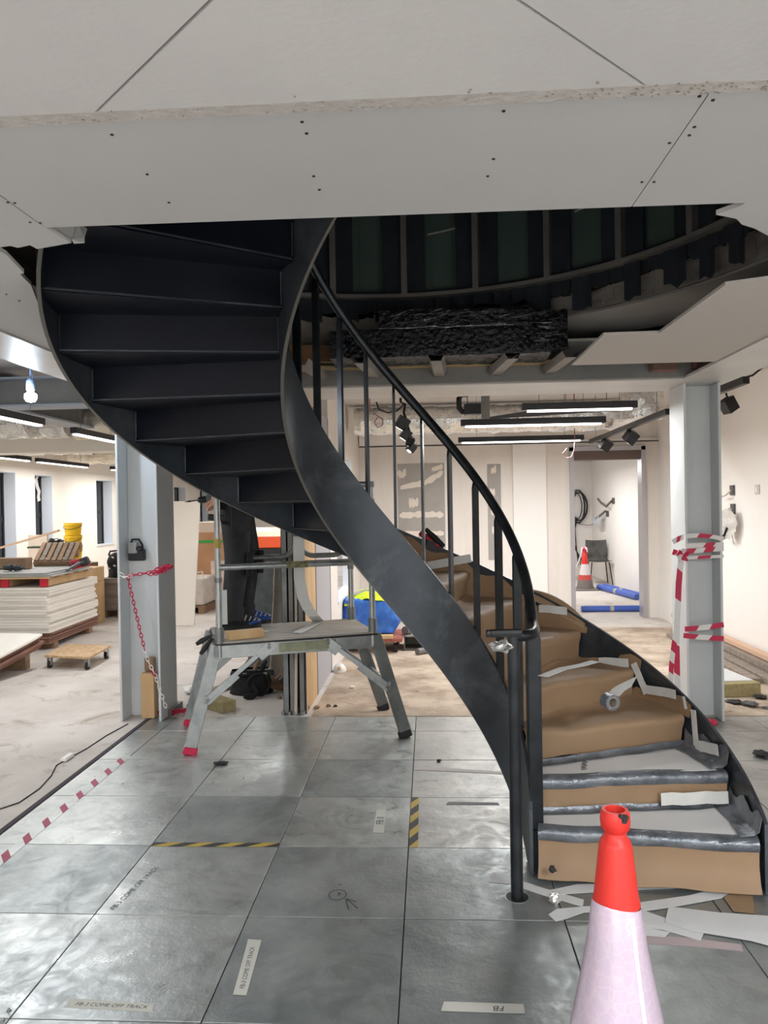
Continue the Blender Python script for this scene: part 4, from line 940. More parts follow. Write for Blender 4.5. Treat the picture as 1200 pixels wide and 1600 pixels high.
# orange and white machine seen over the rail, red safety barrier beyond
q = M(); a = at(425, 858, 9.6); q.box(a.x-.35, 9.4, 0, a.x+.1, 10.2, .92); mc = thing('orange_trunk', (a.x-.1, 9.8, 0), 'orange lidded site chest behind the rear guard rail', 'chest')
q2 = M(); q2.box(a.x-.36, 9.4, .0, a.x+.28, 10.1, 1.06); q2.build('chest_body', rubber, mc, bevel=.01)
q2 = M(); q2.box(a.x-.37, 9.39, 1.06, a.x+.29, 10.11, 1.20); q2.build('orange_band', orange, mc, bevel=.01)
q2 = M(); q2.hexa([(a.x-.37, 9.39, 1.201), (a.x+.29, 9.39, 1.201), (a.x+.27, 10.1, 1.201), (a.x-.35, 10.1, 1.201), (a.x-.33, 9.45, 1.26), (a.x+.25, 9.45, 1.26), (a.x+.24, 10.05, 1.30), (a.x-.32, 10.05, 1.30)]); q2.build('pale_lid', mat('peach_plastic', (236, 190, 164), .5), mc)
p = at(441, 822, 12.5); q = M(); q.lathe((p.x, p.y, 0), [(.09, 0), (.09, 1.42), (.05, 1.5), (.05, 1.56)], 14); tag(q.build('fire_extinguisher_post', red_pl, smooth=40), 'red cylinder standing far behind the orange chest', 'cylinder')
# blue rubble bag with a hi-vis vest on a red dolly
bb = gp(585, 1020); dl = thing('red_dolly', (bb.x, bb.y, 0), 'low red wooden dolly under the blue bag', 'dolly')
x0, x1, y0, y1 = bb.x-.40, bb.x+.30, bb.y-.05, bb.y+.6
q = M(); q.box(x0, y0, .12, x1, y1, .155); q.build('deck', mat('red_stained_wood', (142, 74, 62), .7, c2=(170, 110, 92), scale=7), dl, bevel=.004)
for xx, yy in ((x0+.07, y0+.07), (x1-.07, y0+.07), (x0+.07, y1-.07), (x1-.07, y1-.07)):
    q = M(); q.lathe((xx-.015, yy, .05), [(.05, 0), (.05, .03)], 14, (1, 0, 0)); q.box(xx-.022, yy-.03, .04, xx-.018, yy+.03, .12); q.box(xx+.018, yy-.03, .04, xx+.022, yy+.03, .12); q.build('castor', rubber, dl, smooth=40)
q = M(); q.box(x0+.02, y0+.0, .156, x1-.1, y0+.09, .19); q.build('batten', timber, dl)
gc = Vector((bb.x-.05, bb.y+.27, .195))
def bb_f(u, v):
    a = u*2*math.pi; c = math.cos(a); s = math.sin(a); sq = (abs(c)**4+abs(s)**4)**(-1/4); r = (min(1, .86+v*.5)-.10*v) if v < .72 else (1-.07)*(1-((v-.72)/.28)**2.6)**.5 if v < 1 else .0
    z = .33*min(v/.72, 1)+.05*max(0, (v-.72)/.28); p = Vector((.33*sq*c*r, .24*sq*s*r, z)); return gc+p+Vector((c, s, .4))*(crinkle(p*6, .05, 1)+crinkle(p*15, .018, 1))
q = M(); q.face([bb_f(k/28, 0) for k in range(28)]); q.grid(bb_f, 28, 16); q.build('blue_sack', blue_pl, None, smooth=70); o = COL.objects[-1] if False else bpy.data.objects['blue_sack']; tag(o, 'full blue woven sack sitting on the red dolly', 'sack')
def hv(u, v):
    x = -.27+.55*u; y = -.22+.42*v; p = Vector((x, y, 0)); zz = .41+.03*math.cos(x*6)-(.7*x*x)-.9*max(0, -y-.1)**1.2; return gc+Vector((x, y, zz))+UZ*crinkle(p*12, .035, 1)
vst = thing('hi_vis_vest', gc+UZ*.38, 'hi-vis yellow vest with a grey band draped over the blue sack', 'vest')
q = M(); q.grid(hv, 18, 12); q.build('vest_cloth', hivis, vst, smooth=70, solid=.004)
q = M(); q.ribbon([hv(u, .32)+UZ*.006 for u in [k/10 for k in range(1, 10)]], (0, .02, .012)); q.build('reflective_band', mat('reflective_grey', (150, 152, 150), .4), vst)
q = M(); q.grid(lambda u, v: hv(.75+.25*u, .1+.35*v)+UZ*.008, 5, 5); q.build('dark_trim', cloth_k, vst)
# pipes and duct offcut right of the sack
def pipe(name, p, d, L, r, mt, label, ri=.85):
    d = Vector(d).normalized(); q = M(); q.lathe(p, [(r, 0), (r, L), (r*ri, L), (r*ri, 0), (r, 0)], 16, d); return tag(q.build(name, mt, smooth=40), label, 'pipe')
gpipe = mat('grey_plastic_pipe', (110, 108, 104), .5)
p = gp(652, 1024); pipe('grey_pipe', p+UZ*.036, (.75, .66, 0), .5, .036, gpipe, 'short grey pipe lying on the screed nearest the stair stringer')
p = gp(640, 1018); q = M(); c = Vector((p.x+.10, p.y+.22, .001))
for a, b, e, f in ((-.16, -.2, -.15, .2), (.15, -.2, .16, .2)): q.box(c.x+a, c.y+b, c.z, c.x+e, c.y+f, c.z+.16)
q.box(c.x-.16, c.y-.2, c.z, c.x+.16, c.y+.2, c.z+.01); q.box(c.x-.16, c.y-.2, c.z+.15, c.x+.16, c.y+.2, c.z+.16); q.box(c.x-.15, c.y+.15, c.z, c.x+.15, c.y+.16, c.z+.16)
tag(q.build('duct_offcut', mat('grey_duct', (134, 128, 120), .6)), 'open ended grey rectangular duct offcut beside the red dolly', 'duct')
pipe('grey_pipe', Vector((c.x-.15, c.y-.12, c.z+.16+.045)), (.55, .83, 0), .3, .045, gpipe, 'grey pipe resting on top of the duct offcut')
# dust mask by the partition foot
p = gp(531, 1049); dm = thing('dust_mask', p, 'white cup dust mask lying at the foot of the partition', 'mask')
q = M(); q.grid(lambda u, v: p+Vector((.065*math.cos(u*2*math.pi)*math.cos(v*1.5), .075*math.sin(u*2*math.pi)*math.cos(v*1.5), .003+.075*math.sin(v*1.5))), 16, 6); q.build('cup', white_pl, dm, smooth=60)
q = M(); q.tube([p+Vector((.06, -.03, .006)), p+Vector((.11, -.02, .006)), p+Vector((.12, .03, .006)), p+Vector((.06, .04, .006))], .004, 5); q.lathe(p+Vector((0, -.055, .035)), [(.018, 0), (.018, .012)], 12, (0, -1, .5)); q.build('strap_and_valve', timber, dm)
for k, (px, py, s) in enumerate(((513, 1105, .018), (524, 1105, .016), (495, 1108, .022), (550, 1076, .02), (436, 1092, .02))):
    scrap('debris_lump', gp(px, py), s, [timber_d, rubber][k % 2] if k != 3 else white_pl, ['small brown lump on the screed below the right platform end', 'small dark lump beside the brown lump on the screed', 'flat brown lump near the cut track ends', 'pale scrap of filler on the screed below the mask', 'dark crumb left of the partition studs'][k], 'debris', 30+k, flat=.6)
scrap('black_offcut', gp(345, 1194), .03, rubber, 'torn black offcut on the tiles right of the red platform foot', 'offcut', 40, flat=.25)
bpy.data.objects['black_offcut'].scale = (1.6, 1, 1)
scrap('black_chip', gp(686, 1190), .014, rubber, 'tiny black chip on the tiles left of the stringer', 'chip', 41, flat=.5)
# ================================================================ LAMPS
def linear_lamp(p0, p1, label, power=21, ceil_z=2.74, group='linear pendant lamps'):
    p0, p1 = Vector(p0), Vector(p1); p1.z = p0.z; d = (p1-p0).normalized(); L = (p1-p0).length
    t = thing('linear_lamp', (p0+p1)/2, label, 'lamp', group)
    q = M(); q.bar(p0+UZ*.045, p1+UZ*.045, .062, .055); q.build('housing', black_al, t, bevel=.002)
    q = M(); q.bar(p0+d*.04+UZ*.011, p1-d*.04+UZ*.011, .05, .014); q.build('diffuser', diff, t)
    q = M()
    for f in (.15, .85): c = p0+(p1-p0)*f; q.tube([c+UZ*.072, Vector((c.x, c.y, ceil_z-.001))], .0025, 5)
    q.build('suspension_wire', alu_d, t)
    c = (p0+p1)/2; area_light('lamp_light', (c.x, c.y, c.z-.004), L, .06, power*L, parent=t, rot=(0, 0, math.atan2(d.y, d.x)))
    return t
def LY(px0, py0, px1, py1, z=2.25): a = fl(px0, py0, z); b = fl(px1, py1, z); x = (a.x+b.x)/2; return (x, a.y, z), (x, b.y, z)
a, b = LY(0, 652, 55, 668); linear_lamp((a[0], 4.9, 2.25), b, 'linear pendant lamp nearest the front at far left', 13)
a, b = LY(110, 680, 186, 693); linear_lamp(a, b, 'linear pendant lamp whose right end meets the left column', 15)
a, b = LY(0, 716, 40, 722); linear_lamp((a[0], 9.0, 2.25), b, 'distant linear lamp above the leftmost window', 13)
a, b = LY(72, 723, 124, 732); linear_lamp(a, b, 'distant linear lamp above the wall between two windows', 12)
a, b = LY(176, 735, 190, 737); linear_lamp(a, (b[0], 14.6, 2.25), 'smallest distant lamp showing left of the column', 12)
linear_lamp((-3.2, 13.0, 2.25), (-3.2, 15.0, 2.25), 'linear lamp deep in the left room behind the column', 24)
linear_lamp((-3.2, 17.6, 2.25), (-3.2, 19.4, 2.25), 'linear lamp furthest back in the left room', 26)
linear_lamp((-1.9, 8.6, 2.3), (-1.9, 10.2, 2.3), 'linear lamp hidden behind the stair over the black panel', 14)
for (x0, y0, x1, y1, Y, lab) in ((816, 645, 995, 637, 6.05, 'bright upper linear lamp nearest the front beam'), (720, 669, 946, 661, 6.7, 'middle linear lamp below the foil duct'), (716, 694, 912, 690, 8.4, 'lowest linear lamp in front of the filled wall')):
    linear_lamp(at(x0, y0, Y), at(x1, y1, Y), lab, {6.05: 13, 6.7: 15, 8.4: 36}[Y])
linear_lamp((2.1, 12.2, 2.2), (2.1, 14.6, 2.2), 'linear lamp in the room beyond the doorway', 17, 2.42)
# bulb-shaped work lamp at upper left
p = at(48, 621, 5.0); t = thing('work_lamp', p, 'bright bluish work lamp hanging below the left beam', 'lamp')
q = M(); q.lathe(p, [(.001, -.034), (.03, -.026), (.042, 0), (.038, .022), (.02, .034)], 16); q.build('lens', lens_m, t, smooth=50)
q = M(); q.lathe(p+UZ*.04, [(.02, 0), (.028, .01), (.028, .07), (.012, .09)], 12); q.tube([p+UZ*.12, p+UZ*.2, Vector((p.x+.02, p.y, 2.46))], .005, 6); q.build('lamp_holder', mat('blue_grey_holder', (110, 130, 160), .5), t, smooth=50)
pl = bpy.data.lights.new('work_lamp_light', 'POINT'); pl.energy = 14; pl.color = (.72, .85, 1); pl.shadow_soft_size = .05
o = bpy.data.objects.new('work_lamp_light', pl); COL.objects.link(o); o.parent = t; o.location = (.0, -.10, -.02)
# track with spot heads
def spot_head(par, c, s, eul):
    q = M(); q.obox(c, (s, s, s*1.15), eul); h = q.build('spot_head', black_al, par, bevel=.004)
    from mathutils import Euler
    r = Euler(eul).to_matrix(); q = M(); q.lathe(Vector(c)-r @ Vector((0, 0, s*1.16)), [(s*.7, 0), (s*.7, .002)], 12, r @ Vector((0, 0, -1))); q.build('lens', diff, h); return h
a, b = fl(929, 690, 2.25), fl(1051, 641, 2.25); a.x = b.x = 1.85; b.y = 6.0
t = thing('spot_track', (1.85, 7.3, 2.25), 'black lighting track with two cube spots above the doorway side', 'track light')
q = M(); q.bar(a, b, .04, .045); q.build('track', black_al, t)
q = M()
for f in (.1, .9): c = a+(b-a)*f; q.tube([c+UZ*.02, Vector((c.x, c.y, 2.739))], .003, 5)
q.build('suspension_wire', alu_d, t)
for px, py, Y in ((977, 694, 8.2), (1014, 682, 7.2)):
    c = at(px, py, Y); c.x = 1.88
    q = M(); q.tube([Vector((1.85, c.y, 2.23)), c+UZ*.02], .008, 6); q.build('stem', black_al, t); spot_head(t, c, .05, (.5, .5, .3))
a, b = at(1126, 632, 6.2), at(1148, 619, 6.2); b.z = a.z = 2.26; b.x = a.x+.01; a.y = 6.5; b.y = 5.9
t = thing('spot_track', (a.x, 6.1, 2.26), 'short black track end with one spot right of the right column', 'track light')
q = M(); q.bar((2.42, 5.95, 2.47), (2.42, 7.5, 2.47), .05, .055); q.build('track', black_al, t)
q = M(); q.tube([(2.42, 5.96, 2.49), (2.46, 5.93, 2.50), (2.54, 5.95, 2.56), (2.55, 6.0, 2.64), (2.47, 6.05, 2.743)], .008, 6); q.build('feed_cable', black_pl, t, smooth=60)
q = M(); q.tube([(2.42, 6.35, 2.43), (2.44, 6.35, 2.36)], .008, 6); q.build('stem', black_al, t); spot_head(t, (2.44, 6.35, 2.33), .05, (.0, -.55, .3))
def spot(loc, tgt, e, ang=70, col=(1, .92, .82)):
    d = bpy.data.lights.new('spot_light', 'SPOT'); d.energy = e; d.spot_size = R_(ang); d.spot_blend = .6; d.color = col; d.shadow_soft_size = .03
    o = bpy.data.objects.new('spot_light', d); COL.objects.link(o); o.location = loc; v = Vector(tgt)-Vector(loc); o.rotation_euler = v.to_track_quat('-Z', 'Y').to_euler()
spot((1.95, 7.2, 2.12), (3.07, 6.9, 1.95), 4.5, 120); spot((1.95, 8.2, 2.12), (3.07, 8.5, 1.4), 3, 100)
# loose cluster of cube spots behind the balusters
p = at(632, 632, 6.3); t = thing('spot_cluster', p, 'cluster of black cube spots hanging on cable behind the balusters', 'track light')
pts = [at(626, 628, 6.3), at(633, 632, 6.3), at(631, 645, 6.3), at(636, 660, 6.3), at(640, 676, 6.3), at(645, 692, 6.3)]
q = M(); q.tube([Vector((pts[0].x, 6.3, 2.739))]+pts, .012, 6); q.build('cable', black_pl, t, smooth=60)
q = M(); q.tube([at(588, 628, 6.3), at(592, 640, 6.3), at(606, 645, 6.3), at(620, 642, 6.3), at(631, 632, 6.3)], .007, 6); q.build('loop_cable', black_pl, t, smooth=60)
for (px, py), s, e in (((629, 661), .045, (.3, .5, .4)), ((634, 679), .038, (.2, .6, .3)), ((641, 690), .030, (.4, .4, .2)), ((643, 700), .03, (.1, .7, .6))): spot_head(t, at(px, py, 6.28), s, e)
p = at(738, 640, 6.3); t = thing('junction_box', p, 'black junction box and conduit bend hanging under the front beam', 'box')
q = M(); q.obox(p, (.068, .05, .042)); q.tube([p+UZ*.04+Vector((-.04, 0, 0)), Vector((p.x-.04, 6.3, 2.739))], .004, 5); q.build('box', black_pl, t, bevel=.004)
q = M(); c = at(722, 634, 6.3); q.tube([c+Vector((.05, 0, .09)), c+Vector((0, 0, .09)), c+Vector((-.025, 0, .06)), c+Vector((-.025, 0, -.02)), c+Vector((0, 0, -.05)), c+Vector((.05, 0, -.05))], .022, 8); q.build('conduit_bend', black_pl, t, smooth=60)
# ================================================================ DUCTS
def duct(name, pts, r, mt, label, seed=1, group='foil wrapped ducts', n=18, amp=.16):
    P = []; 
    for i in range(len(pts)-1):
        a, b = Vector(pts[i]), Vector(pts[i+1]); k = max(2, int((b-a).length/.09)); P += [a+(b-a)*j/k for j in range(k)]
    P.append(Vector(pts[-1])); q = M(); q.tube(P, [r*(1+amp*noise.noise(Vector((i*.7, seed, 0)))) for i in range(len(P))], n)
    for v in q.v: v += Vector((1, 1, 1))*noise.noise(v*11+Vector((seed, 0, 0)))*r*.12
    o = tag(q.build(name, mt), label, 'duct', group)
    for f in (.2, .8):
        c = P[int(len(P)*f)]; q = M(); zc_ = 2.739 if c.x > -2.3 or c.y > 7 else 2.779
        if zc_-c.z > r*.5: q.tube([c, Vector((c.x, c.y, zc_))], .004, 5); q.build('hanger_rod', alu_d, o)
    return o
duct('foil_duct', [(-.85, 8.95, 2.55), (2.3, 8.95, 2.55)], .16, foil, 'long silver foil duct running along the far wall ceiling', 1)
p = at(1003, 640, 7.6); duct('foil_duct', [(p.x, 7.6, 2.36), (p.x, 7.6, 2.73)], .20, foil, 'upright silver foil duct drop left of the right column', 2, amp=.05)
p = at(946, 672, 7.9); duct('foil_duct', [(p.x-.5, 7.9, 2.46), (p.x+.12, 7.9, 2.46)], .14, foil, 'short silver foil duct between the middle and lowest lamps', 3)
p = at(68, 655, 7.0); duct('foil_duct', [(-5.2, 7.4, 2.50), (-3.95, 7.4, 2.48)], .19, foil, 'crumpled foil duct at upper left behind the nearest lamp', 4)
duct('foil_duct', [(-4.85, 8.45, 2.55), (-4.05, 8.45, 2.54)], .15, foil, 'short silver foil duct in front of the cream downstand at left', 8)
duct('foil_duct', [(-3.9, 8.3, 2.53), (-2.6, 8.3, 2.53)], .17, foil_w, 'warm toned foil lagged duct above the lamp touching the column', 5)
duct('foil_duct', [(-6.05, 12.5, 2.49), (-3.5, 12.5, 2.48), (-1.4, 12.5, 2.49)], .15, foil_w, 'long warm foil duct above the left windows', 6)
duct('foil_duct', [(-6.0, 10.3, 2.47), (-4.6, 10.3, 2.46)], .12, foil, 'thin foil duct behind the cream downstand above the window heads', 7)
q = M()
for (a, b) in (((-5.9, 6.75, 2.75), (-2.4, 6.75, 2.75)), ((-4.6, 3.2, 2.75), (-4.6, 6.6, 2.75))): q.bar(a, b, .10, .05)
tag(q.build('cable_tray', mat('grey_tray', (120, 124, 130), .5, .4), None), 'grey cable trays crossing under the ceiling at upper left', 'tray')
# board box at the ceiling right of the beam and torn dark paper
p0, p1 = at(838, 642, 7.3), at(940, 636, 7.3)
q = M(); q.prism([at(760, 652, 7.3), at(838, 640, 7.3), at(866, 632, 7.3), at(905, 628, 7.3), at(985, 627, 7.3), at(985, 640, 7.3), at(762, 655, 7.3)], (0, .02, 0)); tag(q.build('torn_insulation', mat('torn_grey_foam', (84, 84, 86), .8), None), 'torn grey insulation strip hanging above the upper lamp', 'insulation')
q = M(); a, b = at(752, 610, 7.0), at(765, 655, 7.0); q.box(a.x, 6.95, b.z, a.x+.07, 7.05, 2.739); q.box(a.x, 6.95, 2.60, a.x+.13, 7.05, 2.64); tag(q.build('hanger_bracket', beam_grey, None), 'grey steel hanger bracket above the middle lamp', 'bracket')
# wrapped black foil duct in the void
a, b = at(590, 572, 4.95), at(868, 566, 4.95); zt, zb = at(700, 489, 4.95).z, a.z
zb += .036
def boxf(x0, x1, y0, y1, z0, z1, sd, amp):
    def f(u, v):
        ang = v*2*math.pi; p = Vector((x0+(x1-x0)*u, (y0+y1)/2+(y1-y0)/2*max(-1, min(1, 1.38*math.cos(ang))), (z0+z1)/2+(z1-z0)/2*max(-1, min(1, 1.38*math.sin(ang)))))
        return p+Vector((sd, 1, 1))*0+Vector((0, .5, 1))*(noise.noise(p*16+Vector((sd, 0, 0)))*amp+abs(noise.noise(p*7))*amp)
    return f
zm = zb+(zt-zb)*.62
q = M(); q.grid(boxf(a.x-.30, b.x-.04, 4.86, 5.20, zb, zm, 1, .010), 60, 32); q.face([boxf(a.x-.30, b.x-.04, 4.86, 5.20, zb, zm, 1, .010)(1, k/32) for k in range(32)]); wd = tag(q.build('wrapped_void_duct', black_wrap, smooth=25), 'black foil wrapped duct in the dark void above the front beam', 'duct')
q = M(); q.grid(boxf(a.x+.02, b.x-.16, 4.84, 5.10, zm-.01, zt, 2, .012), 54, 32); q.face([boxf(a.x+.02, b.x-.16, 4.84, 5.10, zm-.01, zt, 2, .012)(0, k/32) for k in range(32)]); q.build('upper_wrap', black_wrap, wd, smooth=25)
sf = mat('dark_silver_foil', (140, 137, 138), .25, .85, bump=.8, bscale=30)
q = M(); q.grid(boxf(b.x-.17, b.x+.06, 4.84, 5.16, zb+.03, zt-.03, 3, .03), 16, 40); q.face([boxf(b.x-.17, b.x+.06, 4.84, 5.16, zb+.03, zt-.03, 3, .03)(1, k/40) for k in range(40)]); q.build('crumpled_foil_end', black_wrap, wd)
rr_ = random.Random(14); q = M()
for k in range(30):          # bright raised creases of the wrap
    if k < 14: x0 = a.x+.03+rr_.random()*(b.x-a.x-.3); z0_ = zm+rr_.random()*(zt-zm)*.9; L = rr_.uniform(.05, .26); sl = rr_.uniform(-.05, .45)
    else: x0 = b.x-.16+rr_.random()*.10; z0_ = zb+.04+rr_.random()*(zt-zb-.08); L = rr_.uniform(.05, .12); sl = rr_.uniform(-.25, .25)
    q.tube([Vector((x0+L*j/4, 4.832+.004*math.sin(j), min(zt, z0_+sl*L*j/4+.006*noise.noise(Vector((k, j*1.3, 0)))))) for j in range(5)], [.001, .003, .0035, .003, .001], 4)
q.tube([Vector((a.x+.02+(b.x-a.x-.3)*j/12, 4.835, zm+.012*noise.noise(Vector((j*.9, 3, 0))))) for j in range(13)], .006, 5)
q.build('foil_crease', sf, wd)
q = M(); a = at(462, 550, 5.12); b = at(612, 562, 5.12); q.bar(Vector((a.x-.3, 5.12, a.z)), Vector((b.x, 5.12, a.z-.04)), .05, .11); tag(q.build('timber_bearer', mat('brown_timber', (116, 84, 56), .75, c2=(132, 98, 66), scale=5), None), 'brown timber bearer in the void behind the balusters', 'timber')

# ================================================================ LEFT COLUMN THINGS
def cp(px, py, Y=5.488): return at(px, py, Y)
t = thing('laser_level', cp(213, 870, 5.6), 'black and grey laser level fixed inside the left steel column', 'laser level')
c = cp(214, 863, 5.63); q = M(); q.obox(c-UZ*.02, (.062, .022, .042)); q.build('base', black_pl, t, bevel=.006)
q = M(); q.obox(c+Vector((-.022, -.012, .035)), (.034, .022, .042)); q.build('body', clutter_g, t, bevel=.006)
q = M(); q.tube([c+Vector((-.04, -.01, .07)), c+Vector((-.03, -.01, .098)), c+Vector((.02, -.01, .098)), c+Vector((.045, -.01, .06)), c+Vector((.05, -.01, .0))], .008, 6); q.build('guard_hoop', black_pl, t, smooth=60)
q = M(); q.lathe(c+Vector((.028, -.02, .03)), [(.02, 0), (.02, .02), (.012, .024)], 12, (0, -1, 0)); q.build('lens', glass_m, t)
def chain(q, pts, s=.016, r=.0036):
    L = 0; P = [Vector(p) for p in pts]; out = []
    seg = [(P[i], P[i+1]) for i in range(len(P)-1)]; tot = sum((b-a).length for a, b in seg); n = int(tot/(s*1.9)); 
    for k in range(n+1):
        d = tot*k/max(n, 1)
        for a, b in seg:
            l = (b-a).length
            if d <= l+1e-6: p = a+(b-a)*(d/l); dr = (b-a)/l; break
            d -= l
        sd = dr.cross(Vector((0, 1, 0))); sd = sd.normalized() if sd.length > .05 else Vector((1, 0, 0))
        if k % 2: sd = (sd*.35+dr.cross(sd)*.9).normalized()
        q.tube([p+dr*(s*1.35*math.cos(t_*math.pi/4))+sd*(s*.72*math.sin(t_*math.pi/4)) for t_ in range(8)], r, 4, closed=True)
ch = thing('plastic_chain', cp(262, 1112), 'red and white plastic chain looped round the left steel column', 'chain')
q = M(); chain(q, [cp(200, 903), cp(206, 930), cp(214, 965), cp(225, 1012)]); chain(q, [cp(205, 899), cp(232, 895), cp(246, 890), cp(266, 886)]); chain(q, [cp(236, 897), cp(250, 893), cp(262, 888), cp(269, 884), cp(258, 892), cp(244, 896), cp(262, 883), cp(246, 889)]); q.build('red_links', pink_red, ch)
q = M(); chain(q, [cp(190, 898), cp(196, 902), cp(204, 900)]); chain(q, [cp(226, 1016), cp(232, 1034), cp(243, 1056)]); chain(q, [cp(245, 1062), cp(250, 1078), cp(258, 1102)]); q.build('white_links', white_pl, ch)
q = M(); g0 = fl(266, 1117); chain(q, [cp(240, 1050), cp(244, 1057), cp(241, 1054)]); rr_ = random.Random(2)
chain(q, [g0+Vector((rr_.uniform(-.10, .12), rr_.uniform(-.07, .03), rr_.uniform(.012, .05))) for _ in range(9)]); q.build('red_heap', pink_red, ch)
q = M(); a = fl(228, 1125); q.box(-2.17, 5.575, .003, -2.07, 5.645, .34); q2 = tag(q.build('timber_post_offcut', timber, None, bevel=.004), 'short pale timber standing upright inside the left column foot', 'timber')
q = M(); q.box(-2.155, 5.648, .003, -2.075, 5.672, .0); 
q = M(); q.obox((-2.115, 5.625, .40), (.04, .018, .055)); tag(q.build('timber_block', mat('dark_tan_timber', (140, 112, 84), .8), None, bevel=.012), 'small darker timber block resting on the upright timber in the column', 'timber')

# ================================================================ RIGHT COLUMN TAPE
def bt(px, py, Y=5.492): return at(px, py, Y)
tp = thing('barrier_tape', bt(1100, 1000), 'red and white barrier tape wound around the right steel column', 'tape')
def tape_run(pts, w, Y=5.492, seq=None, n=None, name='tape_band', slant=.35):
    # alternates white and red slanted lengths along the run
    P = [bt(*p, Y) for p in pts]; segs = []; L = sum((P[i+1]-P[i]).length for i in range(len(P)-1)); n = n or max(2, int(L/.075)); q = M()
    def pt(d):
        for i in range(len(P)-1):
            l = (P[i+1]-P[i]).length
            if d <= l or i == len(P)-2: return P[i]+(P[i+1]-P[i])*(d/l), (P[i+1]-P[i])/l
            d -= l
    for k in range(n):
        q.cur = (seq[k % len(seq)] if seq else k % 2); d0, d1 = L*k/n, L*(k+1)/n; c = []
        for d, s in ((d0, -1), (d1, -1), (d1, 1), (d0, 1)):
            off = s*w*slant if 0 < d < L else 0; p, tdir = pt(max(0, min(L, d+off))); sd = Vector((-tdir.z, 0, tdir.x)); c.append(p+sd*s*w/2)
        q.face(c)
    return q.build(name, [tape_white, pink_red], tp, solid=.0012)
tape_run([(1071, 838), (1100, 836), (1131, 842)], .030, n=3, seq=[0, 1, 0]); tape_run([(1071, 853), (1131, 851)], .034, n=4, seq=[0, 0, 1, 0], Y=5.490); tape_run([(1071, 862), (1131, 857)], .034, n=4, seq=[1, 0, 1, 0], Y=5.488); tape_run([(1070, 872), (1131, 869)], .022, n=3, seq=[0, 1, 0], Y=5.489)
tape_run([(1070, 983), (1100, 981), (1131, 976)], .036, n=3, seq=[1, 0, 1]); tape_run([(1068, 993), (1100, 996), (1131, 998)], .036, n=3, seq=[1, 0, 1])
tape_run([(1051, 847), (1060, 842), (1070, 838)], .036, n=3, seq=[0, 1, 0], Y=5.50); tape_run([(1051, 862), (1070, 868)], .04, n=3, seq=[1, 0, 0], Y=5.50)
tape_run([(1066, 868), (1061, 900), (1059, 950), (1057, 1000), (1058, 1060), (1060, 1100)], .042, Y=5.47, n=10, seq=[0, 1, 1, 0, 0]); tape_run([(1056, 985), (1050, 1030), (1047, 1068)], .034, Y=5.46, n=5, seq=[0, 1])
q = M(); c = bt(1066, 866, 5.475)
for k in range(5): q.cur = k % 2; an = k*1.25; q.tube([c, c+Vector((.03*math.cos(an), -.012, .03*math.sin(an))), c+Vector((.045*math.cos(an+.5), -.02, .05*math.sin(an+.5)-.01))], [.014, .018, .006], 6)
q.build('knot', [pink_red, tape_white], tp, smooth=50)
scrap('tape_scrap', fl(1112, 1134), .04, pink_red, 'crumpled bit of red tape at the foot of the right column', 'tape', 51, flat=.5)
